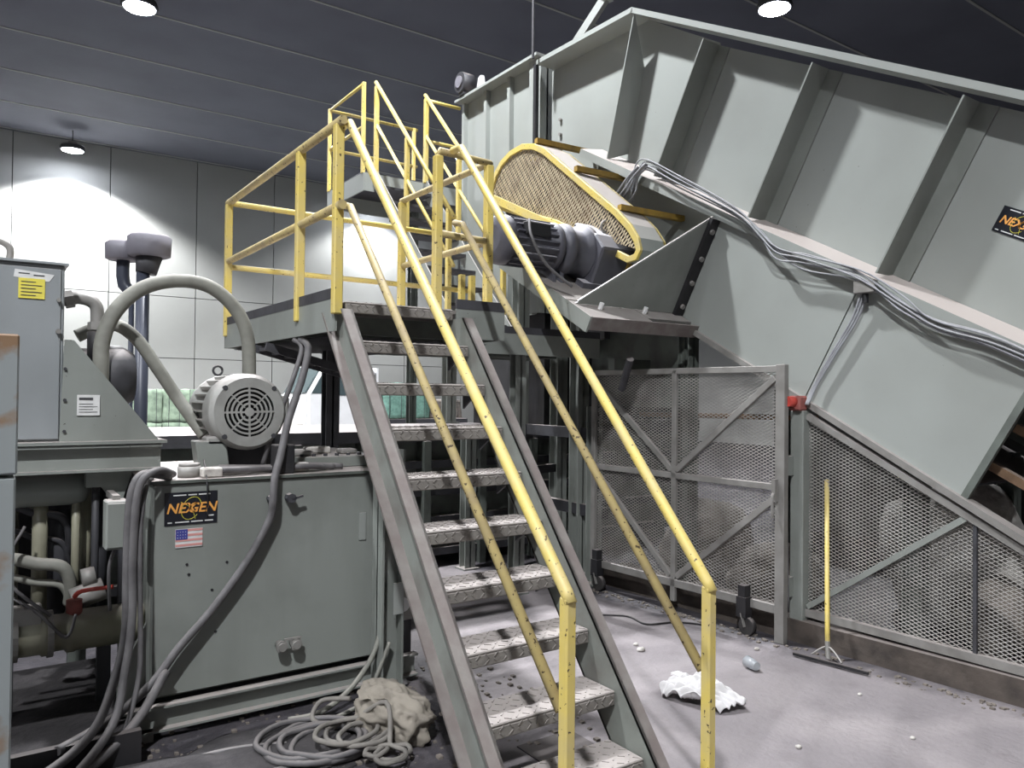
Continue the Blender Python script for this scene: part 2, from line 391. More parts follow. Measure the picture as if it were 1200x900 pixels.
for z, n_ in ((3.03, 'top_rail'), (2.6, 'mid_rail')):
    rail(n_, [(1.5, 5.82, z), (1.5, 3.66, z)], .024, pf, 'yellow_worn')
for z, n_ in ((3.03, 'top_rail'), (2.56, 'mid_rail')):
    rail(n_, [(1.5, 5.8, z), (3.55, 5.8, z)], .021, pf)
    rail(n_, [(2.13, 3.82, z-.04), (2.14, 3.81, z), (2.5, 3.84, z), (2.49, 4.98, z)], .021, pf, 'yellow_worn')
post(pf, 2.13, 3.81, 2.1, 3.0); post(pf, 2.5, 3.85, 2.1, 3.02); post(pf, 2.49, 4.97, 2.1, 3.02)
for (x, y) in ((3.0, 4.98), (3.09, 4.98)): MB().beam((x, y, 1.95), (x, y, 2.55), .04, .04, (0,1,0)).build('ladder_rail', 'yellow', pf)
def hpost(par, x, y, z0, z1, w=.13, m='green', name='leg', along='x'):
    b = MB(); t = .012
    if along == 'x': b.box((x-t/2, y-w/2, z0), (x+t/2, y+w/2, z1)).box((x-w/2, y-w/2, z0), (x+w/2, y-w/2+t, z1)).box((x-w/2, y+w/2-t, z0), (x+w/2, y+w/2, z1))
    else: b.box((x-w/2, y-t/2, z0), (x+w/2, y+t/2, z1)).box((x-w/2, y-w/2, z0), (x-w/2+t, y+w/2, z1)).box((x+w/2-t, y-w/2, z0), (x+w/2, y+w/2, z1))
    b.box((x-w/2-.03, y-w/2-.03, z0), (x+w/2+.03, y+w/2+.03, z0+.015))
    return b.build(name, m, par)
sp_ = thing('steel_post', 'short grey-green I-beam post at the right end of the tank', 'post', (1.87, 3.85, 0))
hpost(sp_, 1.87, 3.85, 0, 1.34, .13, name='column', along='y')
hpost(pf, 2.12, 5.35, 0, 1.98, .1, 'dark_steel')
hpost(pf, 3.7, 5.22, 0, 2.0, .1)
# grating under the deck and hanging tray
g = lattice([(1.55, 4.0), (2.6, 4.0), (2.6, 5.8), (1.55, 5.8)], lambda a, b: (a, b, 1.955), (0,0,1), .04, .09, .008).build('grating', 'dark_steel', pf); g['kind'] = 'stuff'
# hanging cable tray
ct = thing('cable_tray', 'dark ladder-like cable tray slung under the platform edge', 'cable tray', (1.9, 4.5, 1.75))
MB().beam((1.46, 5.0, 1.93), (2.12, 5.0, 1.76), .02, .05).build('side_rail', 'dark_steel', ct); MB().beam((1.46, 4.75, 1.93), (2.12, 4.75, 1.76), .02, .05).build('side_rail', 'dark_steel', ct)
for i in range(8):
    t_ = (i+.5)/8; MB().beam((1.46+.66*t_, 4.75, 1.93-.17*t_), (1.46+.66*t_, 5.0, 1.93-.17*t_), .02, .02).build('rung', 'dark_steel', ct)
# ------------------------------------------------------------------ upper staircase and upper platform
us = thing('staircase', 'upper flight of dark steel stairs climbing from platform to top landing', 'stairs', (3.9, 6.8, 2.12))
def UY(z): return 5.95 + (z-2.12)*.965
for x in (3.6, 4.22):
    MB().slab([(x, UY(2.0)-.05, 2.0), (x, UY(2.0)+.18, 2.0), (x, UY(4.1)+.18, 4.1), (x, UY(4.1)-.05, 4.1)], (.012, 0, 0)).build('stringer', 'panel', us)
    for zt, r_, nm in ((.98, .023, 'handrail'), (.53, .019, 'midrail')):
        rail(nm, [(x, UY(2.3), 2.3+zt), (x, UY(4.13)-.02, 4.13+zt)], r_, us)
    for zz in (2.4, 3.3, 4.08): post(us, x, UY(zz), zz, zz+.98)
for k in range(1, 10):
    z = 2.12+.2*k; MB().box((3.615, UY(z), z-.03), (4.215, UY(z)+.22, z)).build('tread', 'dark_steel', us)
up = thing('upper_platform', 'small upper landing with yellow railing beside the hopper', 'platform', (3.9, 8.4, 0))
MB().box((3.5, 7.95, 4.08), (4.75, 9.0, 4.12)).build('deck', 'dark_steel', up)
for a, b in (((3.5, 7.93, 4.0), (3.5, 9.0, 4.0)), ((3.5, 9.0, 4.0), (4.7, 9.0, 4.0)), ((3.5, 7.93, 4.0), (4.7, 7.93, 4.0))): MB().beam(a, b, .02, .2).build('edge_channel', 'panel', up)
for x, y in ((3.5, 7.97), (3.5, 8.97), (4.65, 8.97), (4.3, 7.97)): post(up, x, y, 4.1, 5.12, w=.042)
for z in (5.1, 4.62):
    rail('rail', [(3.5, 7.97, z), (3.5, 8.97, z), (4.7, 8.97, z)], .02, up); rail('rail', [(4.3, 7.97, z), (4.75, 7.97, z)], .02, up)
hpost(up, 4.62, 8.9, 0, 4.0, .1, 'green_dark')
# ------------------------------------------------------------------ inclined conveyor
TH = R(28.5); cs, sn = math.cos(TH), math.sin(TH)
def CV(s, t, x): return V((x, 4.705 - s*cs - t*sn, 3.55 - s*sn + t*cs))
def cslab(x, th, st_): return [CV(s, t, x) for s, t in st_], (th, 0, 0)
SE = 5.3
cv = thing('inclined_conveyor', 'large grey-green inclined conveyor with tall ribbed side walls', 'conveyor', (5.5, 2.5, 0))
# near side wall: skin panels between ribs
ribs = [.1, 1.2, 2.32, 3.44, 4.56]
edges_ = ribs + [SE]
hd = CV(-.84, 1.18, 4.85)   # apex
for a, b in zip(edges_[:-1], edges_[1:]): MB().slab(*cslab(4.85, .012, [(a, 0), (b, 0), (b, 1.1), (a, 1.1)])).build('side_panel', 'panel', cv)
MB().slab([CV(.1, 0, 4.85), CV(.1, 1.12, 4.85), CV(-.84, 1.18, 4.85), V((4.85, 5.2, 3.76))], (.012, 0, 0)).build('side_panel', 'panel', cv)
MB().slab([V((4.85, hd.y, hd.z)), V((4.85, 6.28, 5.0)), V((4.85, 6.28, 3.3)), V((4.85, 5.2, 3.3)), V((4.85, 5.2, 3.76))], (.012, 0, 0)).build('head_panel', 'panel', cv)
# opposite wall
MB().slab([CV(SE, -.9, 6.3), CV(SE, 1.1, 6.3), CV(-.84, 1.18, 6.3), V((6.3, 6.3, 5.0)), V((6.3, 6.3, 2.2)), CV(.2, -.9, 6.3)], (.012, 0, 0)).build('far_wall', 'green_dark', cv)
MB().slab([CV(SE, .05, 4.87), CV(SE, .05, 6.29), CV(-1.0, .05, 6.29), CV(-1.0, .05, 4.87)], V((0, -sn, cs))*.02).build('belt', 'black', cv)
# top rail
a, b, c_ = CV(SE, 1.12, 4.74), CV(-.84, 1.2, 4.74), V((4.74, 6.25, 5.03))
MB().beam(a, b, .24, .045, (0, -sn, cs)).build('top_rail', 'panel', cv)
MB().beam(b+V((0,-.01,0)), c_, .24, .045).build('top_rail', 'panel', cv)
a, b, c_ = CV(SE, 1.12, 6.35), CV(-.84, 1.2, 6.35), V((6.35, 6.25, 5.03))
MB().beam(a, b, .2, .045, (0, -sn, cs)).beam(b, c_, .2, .045).build('top_rail', 'panel', cv)
for s in ribs:
    m = MB().slab([CV(s, 0, 4.65), CV(s, 1.1, 4.65), CV(s, 1.1, 4.85), CV(s, 0, 4.85)], V((0, -cs, -sn))*.012)
    rb = m.build('rib', 'green', cv)
    MB().slab([CV(s+.0, 0, 4.835), CV(s, 1.1, 4.835), CV(s+.13, 1.1, 4.835), CV(s+.13, 0, 4.835)], (.015, 0, 0)).build('rib_foot', 'green', rb)
# head rib: folded triangular stiffener
ap = V((4.64, 4.86, 4.98))
MB().slab([ap, V((4.64, 5.2, 3.78)), V((4.845, 5.143, 3.852)), V((4.845, 4.944, 4.583))], (0, -.012, 0)).build('rib', 'panel', cv)
# ledge at belt line
MB().slab([CV(-.9, -.03, 4.6), CV(SE, -.03, 4.6), CV(SE, .01, 4.85), CV(-.9, .01, 4.85)], V((0, sn, -cs))*.07).build('ledge', 'panel', cv)
# lower skirt
MB().slab(*cslab(4.65, .03, [(.87, -.1), (2.26, -.1), (2.26, -.94), (.87, -.94)])).build('skirt_panel', 'panel', cv)
MB().slab(*cslab(4.652, .03, [(2.268, -.1), (3.75, -.1), (3.44, -.28), (3.44, -.94), (2.268, -.94)])).build('skirt_panel', 'panel', cv)
MB().slab(*cslab(4.645, .03, [(3.42, -.22), (3.46, -.22), (3.46, -.94), (3.42, -.94)])).build('end_strip', 'green_dark', cv)
MB().slab(*cslab(4.82, .02, [(-1.0, -.07), (.9, -.07), (.9, -.95), (-.6, -.95)])).build('recessed_panel', 'panel', cv)
MB().beam(CV(.86, -.955, 4.66), CV(SE, -.955, 4.66), .09, .04, (0, -sn, cs)).build('bottom_angle', 'galv', cv)
MB().slab(*cslab(4.64, .012, [(3.46, -.02), (SE, -.02), (SE, -.2), (3.6, -.2)])).build('skirt_strip', 'panel', cv)
# bottom pan, and the return rollers / boards in the opening
MB().slab([CV(.2, -.97, 4.7), CV(3.3, -.97, 4.7), CV(3.3, -.97, 6.3), CV(.2, -.97, 6.3)], V((0, sn, -cs))*.02).build('bottom_pan', 'dark_steel', cv)
for i in range(9):
    MB().beam(CV(3.62+i*.17, -.55-.05*(i % 2), 4.78), CV(3.62+i*.17, -.6, 6.25), .09, .03, (0, -sn, cs)).build('return_slat', 'wood', cv)
MB().beam(CV(3.4, -.5, 4.9), CV(SE, -.5, 4.9), .06, .05, (0, -sn, cs)).build('side_rail', 'wood', cv)
MB().beam(CV(3.4, -.75, 4.85), CV(SE, -.75, 4.85), .05, .05, (0, -sn, cs)).build('side_rail', 'wood', cv)
for s, x in ((.95, 4.78), (3.0, 4.9), (.95, 6.2), (3.0, 6.2), (SE-.4, 6.2)):
    p = CV(s, -.97, x); hpost(cv, p.x, p.y, 0, p.z, .12, 'green_dark')
# nameplate on the second panel
def nameplate(par, o, X, Y, W, Hh):
    X, Y = V(X).normalized(), V(Y).normalized(); Z = X.cross(Y); o = V(o)
    c = [o-X*W/2-Y*Hh/2, o+X*W/2-Y*Hh/2, o+X*W/2+Y*Hh/2, o-X*W/2+Y*Hh/2]
    pl = MB().slab(c, Z*.002).build('nameplate', 'sticker_black', par, label='black nameplate sticker with orange slanted lettering and a yellow swirl')
    text('NEX', Hh*.42, 'orange', pl, o-X*W*.2+Z*.004, X, Y, bold=.0012, shear=.25)
    text('GEN', Hh*.42, 'orange', pl, o+X*W*.2+Z*.004, X, Y, bold=.0012, shear=.25)
    ring = MB(); 
    pts = [o+Z*.0022+X*math.cos(t)*Hh*.22*(1.25)+Y*math.sin(t)*Hh*.34+X*math.sin(t)*Hh*.08 for t in [i*2*math.pi/20 for i in range(19)]]
    ring.tube(pts, .0012, 5, 1); ring.tube([o+Z*.0022+X*Hh*-.3+Y*Hh*.2, o+Z*.0022, o+Z*.0022+X*Hh*.12-Y*Hh*.34], .0011, 5, 3)
    ring.build('emblem', 'swirl', pl)
    bars = MB()
    for yy, segs in ((.41, ((-.34, -.1), (-.06, .1), (.14, .36))), (-.41, ((-.44, -.36), (-.3, -.04), (0, .22), (.26, .42))), (-.26, ((.3, .43),))):
        for a, b in segs: bars.beam(o+X*W*a+Y*Hh*yy+Z*.003, o+X*W*b+Y*Hh*yy+Z*.003, Hh*.035, .001, Z)
    bars.build('small_print', 'sticker_white', pl)
nameplate(cv, CV(2.88, .53, 4.846), (0, -cs, -sn), (0, -sn, cs), .26, .15)
# ------------------------------------------------------------------ hopper
hp = thing('feed_hopper', 'tall pale steel feed hopper with vertical ribs behind the yellow railings', 'hopper', (5.5, 7.2, 0))
for a, b in ((6.56, 7.02), (7.02, 7.5), (7.5, 8.0)): MB().box((4.85, a+.004, 2.5), (4.865, b-.004, 5.17)).build('side_panel', 'panel', hp)
for y in (6.56, 7.02, 7.5, 7.99): MB().box((4.79, y-.05, 2.5), (4.85, y+.0, 5.18)).build('rib', 'panel', hp)
MB().box((4.84, 6.36, 2.5), (6.4, 6.375, 5.17)).build('front_panel', 'panel', hp)
MB().box((4.76, 6.375, 2.5), (4.775, 6.56, 5.17)).build('corner_panel', 'panel', hp)
MB().box((4.76, 6.36, 2.5), (4.86, 6.375, 5.17)).build('corner_panel', 'panel', hp)
MB().box((4.7, 6.36, 5.17), (4.86, 8.02, 5.2)).build('top_flange', 'panel', hp)
MB().box((6.39, 6.37, 2.5), (6.405, 8.0, 5.2)).box((4.85, 7.99, 2.5), (6.4, 8.005, 5.17)).build('rear_panel', 'panel', hp)
MB().box((4.66, 6.31, 3.9), (4.7, 6.355, 5.05)).build('joint_seal', 'black', hp)
for z in (4.0, 4.15, 4.3, 4.45): MB().cyl((4.82, 6.12, z), (4.85, 6.12, z), .018, n=8).build('bolt', 'galv', hp)
ey = thing('lifting_eye', 'small white lifting lug on the hopper rim', 'lifting lug', (4.75, 7.5, 5.21))
MB().slab([(4.74, 7.42, 5.21), (4.74, 7.45, 5.33), (4.74, 7.5, 5.35), (4.74, 7.55, 5.33), (4.74, 7.58, 5.21)], (.02, 0, 0)).build('lug', 'white', ey)
ro = thing('round_blower', 'small round dark blower sitting on the far end of the hopper rim', 'blower', (4.75, 7.85, 5.21))
MB().cyl((4.66, 7.84, 5.36), (4.82, 7.84, 5.36), .12, n=20).build('drum', 'dark_steel', ro, True); MB().cyl((4.64, 7.84, 5.36), (4.66, 7.84, 5.36), .07, n=16).build('cap', 'vent', ro, True)
MB().box((4.68, 7.78, 5.21), (4.8, 7.9, 5.26)).build('foot', 'dark_steel', ro)
tag(MB().cyl((4.54, 6.2, 5.03), (4.54, 6.2, 8.6), .014, n=8).build('hanging_rod', 'dark_steel'), 'thin vertical rod dropping from ceiling to the hopper corner', 'rod')
sb = thing('diagonal_strut', 'pale diagonal strut rising behind the conveyor head corner', 'strut', (4.9, 6.1, 5.05))
MB().beam((4.85, 6.1, 5.02), (5.1, 5.75, 5.62), .09, .07).build('brace', 'panel', sb); MB().beam((5.1, 5.75, 5.6), (5.1, 5.72, 5.85), .14, .09).build('head', 'panel', sb)
MB().cyl((4.7, 6.14, 5.06), (4.85, 6.14, 5.06), .05, n=10).build('clamp', 'galv', sb)
# ------------------------------------------------------------------ baler body behind
bb = thing('baler_body', 'long low dark green baler chamber running behind stairs and tank', 'baler', (3.5, 7.1, 0))
MB().box((-1, 6.5, .1), (7, 7.9, 1.2)).build('chamber', 'green_dark', bb)
MB().box((-1, 6.38, 1.2), (7, 7.95, 1.3)).build('top_plate', 'dark_steel', bb)
for z in (.15, .45, .72, .98): MB().beam((-1, 6.44, z), (7, 6.44, z), .1, .07).build('rail', 'dark_steel', bb)
for i in range(13): MB().box((-.9+i*.62, 6.34, .0), (-.83+i*.62, 6.5, 1.2)).build('stiffener', 'green_dark', bb)
MB().box((4.95, 6.5, 1.3), (7.0, 7.9, 2.6)).build('throat', 'black', bb)
for x, y in ((4.6, 6.45), (4.6, 7.9)): hpost(bb, x, y, 1.3, 3.4, .13, 'green')
# framing between gate hinge and hopper
fr = thing('support_frame', 'green steel column frame carrying the conveyor head beside the baler', 'frame', (4.5, 5.7, 0))
hpost(fr, 4.6, 5.5, 0, 3.1, .13, 'green'); hpost(fr, 4.46, 5.12, 0, 1.55, .1, 'green'); hpost(fr, 4.95, 6.25, 0, 3.3, .13, 'green')
for z in (.6, 1.3, 2.2): MB().beam((4.6, 5.12, z), (4.6, 6.4, z), .07, .1).build('cross_beam', 'dark_steel', fr)
MB().beam((4.6, 5.5, 1.35), (6.2, 5.5, 1.35), .08, .12).build('cross_beam', 'dark_steel', fr); MB().beam((4.6, 5.5, 2.3), (6.2, 5.5, 2.3), .08, .12).build('cross_beam', 'green_dark', fr)
MB().beam((3.9, 5.95, .9), (4.9, 6.25, .9), .06, .08).build('cross_beam', 'dark_steel', fr)
hpost(fr, 3.83, 6.2, 0, 1.35, .11, 'green')
MB().box((4.75, 4.35, 1.55), (4.78, 5.5, 2.5)).build('back_plate', 'green_dark', fr)
# ------------------------------------------------------------------ motor shelf with gusset
sh = thing('motor_shelf', 'sloping grey bracket shelf with triangular gusset holding the gear motor', 'bracket', (4.1, 4.4, 2.1))
n_ = V((0, -sn, cs))
def SH(s, t, x): return CV(s, t, x)
MB().slab([SH(-.1, -.9, 3.55), SH(1.16, -.9, 3.55), SH(1.16, -.9, 4.15), SH(-.1, -.9, 4.15)], -n_*.015).build('shelf_plate', 'galv', sh)
MB().slab([SH(-.1, -.9, 4.16), SH(1.1, -.9, 4.16), SH(1.1, -.9, 4.63), SH(-.1, -.9, 4.63)], -n_*.02).build('shelf_plate', 'galv', sh)
MB().slab([SH(-.1, -.9, 3.535), SH(1.17, -.9, 3.535), SH(1.17, -1.02, 3.535), SH(-.1, -1.02, 3.535)], (.015, 0, 0)).build('edge_channel', 'green', sh)
MB().slab([SH(1.16, -.9, 3.55), SH(1.16, -.9, 4.7), SH(1.16, -1.0, 4.7), SH(1.16, -1.0, 3.55)], V((0, -cs, -sn))*.015).build('edge_channel', 'flange', sh)
MB().slab([SH(.93, -.895, 3.56), SH(.93, -.895, 4.62), SH(.93, -.1, 4.6)], V((0, -cs, -sn))*.012).build('gusset', 'green', sh)
MB().beam(SH(.935, -.88, 3.58), SH(.935, -.095, 4.6), .02, .012, (0, -cs, -sn)).build('gusset_edge', 'panel', sh)
MB().slab([SH(.94, -.9, 4.56), SH(.94, -.1, 4.56), SH(.94, -.1, 4.65), SH(.94, -.9, 4.65)], V((0, -cs, -sn))*.035).build('flange_strip', 'black', sh)
for t_ in (-.82, -.62, -.42, -.2): 
    p = SH(.975, t_, 4.6); MB().cyl(p, p+V((0, -cs, -sn))*.02, .02, n=8).build('bolt', 'galv', sh)
for x in (3.75, 4.2): p = SH(1.0, -.9, x); MB().cyl(p, p+n_*.05, .018, n=8).build('bolt', 'white', sh)
MB().beam(SH(.5, -.95, 3.8), (3.8, 4.6, 0), .1, .1, (0,1,0)) 
MB().beam((4.2, 4.62, 1.9), (4.6, 4.62, 1.9), .07, .09).build('under_beam', 'green_dark', sh)
MB().cyl((4.1, 4.3, 1.93), (4.2, 4.5, 1.7), .03, n=10).build('strut', 'dark_steel', sh)
# ------------------------------------------------------------------ gear motor
gm = thing('gear_motor', 'dusty dark grey gear motor lying on the sloping shelf', 'motor', (3.8, 4.72, 2.55))
ax0 = V((3.14, 4.78, 2.81)); A = V((1, 0, 0))
MB().lathe(ax0, A, [(0, .1), (.01, .16), (.04, .185), (.1, .19), (.11, .165), (.5, .165), (.51, .19), (.56, .19), (.58, .15), (.7, .15)], 24).build('motor_body', 'gear_grey', gm, True)
for i in range(20):
    t_ = i*2*math.pi/20; q = V((0, math.cos(t_), math.sin(t_)))
    MB().beam(ax0+A*.12+q*.175, ax0+A*.5+q*.175, .028, .01, q.cross(A)).build('fin', 'gear_grey', gm)
MB().box((3.32, 4.585, 2.84), (3.55, 4.66, 2.94)).build('terminal_box', 'black', gm, bevel=.01)
MB().lathe((3.72, 4.78, 2.8), A, [(0, .17), (.03, .2), (.08, .21), (.1, .18), (.22, .18), (.24, .22), (.3, .22)], 24).build('gear_housing', 'gear_grey', gm, True)
b0 = V((4.02, 0, 0))
def GB(x, a, b): return V((x, 4.76, 2.79)) + V((0, -cs, -sn))*a + n_*b
MB().slab([GB(3.98, -.2, -.2), GB(3.98, .24, -.2), GB(3.98, .24, .14), GB(3.98, .1, .2), GB(3.98, -.2, .2)], (.4, 0, 0)).build('gearbox', 'gear_grey', gm, bevel=.015)
for a in (-.16, .2): MB().slab([GB(3.9, a-.05, -.24), GB(3.9, a+.05, -.24), GB(3.9, a+.05, -.16), GB(3.9, a-.05, -.16)], (.5, 0, 0)).build('foot', 'gear_grey', gm)
for x in (3.66, 3.74): MB().slab([GB(x, -.2, -.24), GB(x, .2, -.24), GB(x, .1, -.1), GB(x, -.1, -.1)], (.03, 0, 0)).build('foot', 'gear_grey', gm)
MB().tube([GB(4.15, 0, .23) + V((math.cos(t_)*.045, 0, .02+math.sin(t_)*.045)) for t_ in [i*2*math.pi/12 for i in range(13)]], .012, 6, 1).cyl(GB(4.15, 0, .18), GB(4.15, 0, .22), .02, n=8).build('lifting_eye', 'galv', gm, True)
MB().tube([(3.35, 4.6, 2.95), (3.3, 4.5, 2.8), (3.4, 4.45, 2.6), (3.6, 4.4, 2.45)], .012, 6).build('cord', 'hose_dark', gm, True)
# ------------------------------------------------------------------ belt guard
bg = thing('belt_guard', 'yellow framed expanded-metal belt guard with rounded ends', 'guard', (4.27, 5.3, 2.6))
GP = [(6.36, 3.5), (6.35, 3.68), (6.28, 3.81), (6.16, 3.91), (6.0, 3.97), (5.8, 3.985), (5.62, 3.94), (5.45, 3.85), (4.75, 3.31), (4.5, 3.12), (4.35, 2.98), (4.26, 2.86), (4.23, 2.76), (4.28, 2.69), (4.38, 2.68), (5.3, 3.13)]
def gring(x0, x1, inset):
    m = MB(); n = len(GP); cy = sum(p[0] for p in GP)/n; cz = sum(p[1] for p in GP)/n
    inn = []
    for i in range(n):
        a = V(GP[i-1]); b = V(GP[(i+1) % n]); d_ = (b-a).normalized(); nn = V((-d_.y, d_.x)); p = V(GP[i])
        if (V((cy, cz))-p).dot(nn) < 0: nn = -nn
        inn.append(tuple(p+nn*inset))
    vs = [(x0, *p) for p in GP]+[(x0, *p) for p in inn]+[(x1, *p) for p in GP]+[(x1, *p) for p in inn]
    fs = []
    for i in range(n):
        j = (i+1) % n; fs += [(i, j, n+j, n+i), (2*n+i, 3*n+i, 3*n+j, 2*n+j), (i, 2*n+i, 2*n+j, j), (n+i, n+j, 3*n+j, 3*n+i)]
    return m.add(vs, fs)
gring(4.13, 4.16, .055).build('front_frame', 'yellow', bg, bevel=.004)
gring(4.16, 4.42, .008).build('side_band', 'panel', bg)
gring(4.4, 4.43, .055).build('rear_frame', 'yellow', bg)
lm = lattice(GP, lambda a, b: (4.15, a, b), (1, 0, 0), .03, .11, .0095, rot=R(-35)); o = lm.build('mesh', 'guard_mesh', bg); o['kind'] = 'stuff'
MB().slab([(4.405, *p) for p in GP], (.006, 0, 0)).build('back_plate', 'wood', bg)
MB().beam((4.12, 6.34, 3.6), (4.12, 5.2, 3.08), .03, .07, (0, 0, 1)).build('crossbar', 'yellow', bg)
MB().lathe((4.2, 4.76, 3.0), (1,0,0), [(0, .05), (.0, .2), (.15, .2), (.15, .05)], 20).build('pulley', 'dark_steel', bg); MB().lathe((4.2, 5.95, 3.6), (1,0,0), [(0, .05), (0, .28), (.15, .28), (.15, .05)], 24).build('pulley', 'dark_steel', bg)
for y, z in ((5.62, 3.97), (5.05, 3.58), (4.5, 3.14)): MB().beam((4.16, y, z), (4.86, y-.06, z-.01), .05, .045).build('mounting_bar', 'yellow_rust', bg)
MB().beam((4.3, 4.55, 2.4), (4.3, 4.55, 2.75), .05, .05, (0,1,0)).build('stand', 'yellow_rust', bg)
# ------------------------------------------------------------------ cables along the conveyor
main = [(4.6, 4.8, 3.34), (4.58, 4.76, 3.48), (4.56, 4.62, 3.58), (4.54, 4.24, 3.36), (4.55, 3.66, 3.0), (4.55, 3.43, 2.8), (4.54, 3.3, 2.66), (4.55, 3.1, 2.56), (4.57, 2.72, 2.42), (4.58, 2.45, 2.22), (4.58, 2.25, 2.08), (4.58, 1.88, 1.94), (4.58, 1.3, 1.6), (4.58, .7, 1.2)]
for k in range(6):
    rr = random.Random(k); pts = [(x-.01*(k % 3), y+rr.uniform(-.02, .02), z+.015*(k-2.5)+rr.uniform(-.03, .03)*(1 if 4 < i < 8 else .4)) for i, (x, y, z) in enumerate(main)]
    tag(MB().tube(pts, .0065, 6, 6).build('cable', 'cable', None, True), 'grey cable in the bundle strapped along the conveyor ledge', 'cable', 'bundled cables along the conveyor')
for k in range(8):
    rr = random.Random(50+k); a = V((4.58-.01*k, 4.62+rr.uniform(-.06, .05), 3.57))
    pts = [a, a+V((-.03, .1, -.08)), a+V((-.03, .12+.04*k*.6, -.22)), V((4.5-.03*(k % 3), 4.92+.05*k, 3.14-.01*k)), V((4.5, 4.98+.05*k, 2.9+rr.uniform(-.06, .06)))]
    tag(MB().tube(pts, .009, 6, 5).build('cable', 'cable', None, True), 'grey cable hanging in the tangle behind the yellow guard', 'cable', 'cables hanging behind the guard')
jb = thing('junction_box', 'small grey junction box where cables turn down the conveyor side', 'junction box', (4.6, 2.72, 2.34))
MB().box((4.56, 2.62, 2.31), (4.64, 2.76, 2.39)).build('body', 'galv', jb, bevel=.005); MB().cyl((4.6, 2.7, 2.25), (4.6, 2.7, 2.31), .02, n=8).build('gland', 'black', jb)
for k in range(3):
    pts = [(4.6, 2.66+.012*k, 2.38), (4.6, 2.70+.02*k, 2.28), (4.61, 2.76+.02*k, 2.15), (4.61, 2.92+.015*k, 1.92), (4.61, 3.05+.01*k, 1.72), (4.58, 3.09+.01*k, 1.6)]
    tag(MB().tube(pts, .007, 6, 6).build('cable', 'cable', None, True), ('right', 'middle', 'left')[k]+' one of three thin cables dropping down the skirt panel to the fence post', 'cable', 'cables dropping to the fence post')
# ------------------------------------------------------------------ mesh gate
gt = thing('mesh_gate', 'square wheeled gate of expanded metal with four diagonal braces', 'gate', (4.41, 4.1, 0))
GA, GB_ = V((4.45, 3.2, 0)), V((4.37, 5.02, 0)); gd = (GB_-GA).normalized(); gn = V((gd.y, -gd.x, 0))
def G(a, z): return GA + gd*a + V((0, 0, z))
GL = (GB_-GA).length; GC = .93
def bar(nm, p, q, w=.045, h=.03, par=gt, m='galv'): return MB().beam(p, q, w, h, gn).build(nm, m, par, bevel=.003)
bar('post', G(0, .0), G(0, 1.87), .07, .05); bar('post', G(GL, .12), G(GL, 1.85)); bar('post', G(GC, .08), G(GC, 1.85))
bar('top_rail', G(0, 1.84), G(GL, 1.84)); bar('middle_rail', G(0, 1.04), G(GL, 1.04)); bar('bottom_rail', G(0, .22), G(GL, .22), .06)
bar('brace', G(.05, 1.78), G(GC-.02, 1.08)); bar('brace', G(GL-.05, 1.75), G(GC+.02, 1.08)); bar('brace', G(.03, .98), G(GC-.03, .27)); bar('brace', G(GL-.03, 1.0), G(GC+.03, .27))
for a0, a1 in ((.0, GC), (GC, GL)):
    for z0_, z1_ in ((.22, 1.04), (1.04, 1.84)):
        o = lattice([(a0, z0_), (a1, z0_), (a1, z1_), (a0, z1_)], lambda a, b: G(a, b)+gn*.02, gn, .023, .046, .0042).build('mesh_panel', 'mesh', gt); o['kind'] = 'stuff'
MB().beam(G(.02, 1.1)-gn*.05, G(.02, .95)-gn*.05, .03, .03).tube([G(.03, .9)-gn*.05, G(.01, .85)-gn*.09, G(.01, .98)-gn*.09, G(.03, 1.0)-gn*.05], .01, 6).build('latch', 'galv', gt)
for a in (.27, GL-.08):
    c0 = G(a, 0)-gn*.03
    cs_ = MB().box((c0.x-.035, c0.y-.04, .12), (c0.x+.035, c0.y+.04, .26)).box((c0.x-.03, c0.y-.03, .24), (c0.x+.03, c0.y+.03, .34)).build('caster', 'black', gt)
    MB().cyl(c0+V((-.02, -.03, .062)), c0+V((.02, -.03, .062)), .062, n=18).build('wheel', 'rubber', cs_, True)
    MB().beam(c0+V((-.028, 0, .15)), c0+V((-.028, -.03, .06)), .004, .03, (1,0,0)).beam(c0+V((.028, 0, .15)), c0+V((.028, -.03, .06)), .004, .03, (1,0,0)).build('fork', 'galv', cs_)
# ------------------------------------------------------------------ mesh fence with kerb
fe = thing('mesh_fence', 'fixed expanded-metal fence panel under the conveyor skirt', 'fence', (4.65, 1.9, 0))
FA, FB = V((4.62, 3.17, 0)), V((4.72, .3, 0)); fd = (FB-FA).normalized(); fn = V((-fd.y, fd.x, 0))
def FP(a, z): return FA+fd*a+V((0, 0, z))
MB().box((4.57, 3.12, 0), (4.68, 3.22, 1.56)).build('post', 'green', fe, bevel=.006)
def zt(a): return 1.58-.534*a
MB().beam(FP(.05, zt(.05)-.03), FP(2.4, zt(2.4)-.03), .04, .04).build('top_rail', 'galv', fe)
MB().beam(FP(.05, .2), FP(2.6, .17), .04, .05).build('bottom_rail', 'galv', fe)
MB().beam(FP(.06, .24), FP(1.05, zt(1.05)-.05), .035, .03, fn).build('brace', 'green', fe)
MB().beam(FP(1.1, .2), FP(1.1, zt(1.1)-.05), .02, .02).build('post', 'dark_steel', fe); MB().beam(FP(2.4, 0), FP(2.4, zt(2.4)), .04, .04).build('post', 'galv', fe)
o = lattice([(.04, .2), (2.4, .18), (2.4, zt(2.4)-.02), (.04, zt(.04)-.02)], lambda a, b: FP(a, b)+V((.02, 0, 0)), (1,0,0), .023, .046, .0042).build('mesh_panel', 'mesh', fe); o['kind'] = 'stuff'
for z in (1.12, .3): MB().box((4.46, 3.19, z), (4.6, 3.24, z+.13)).build('hinge_block', 'green', fe)
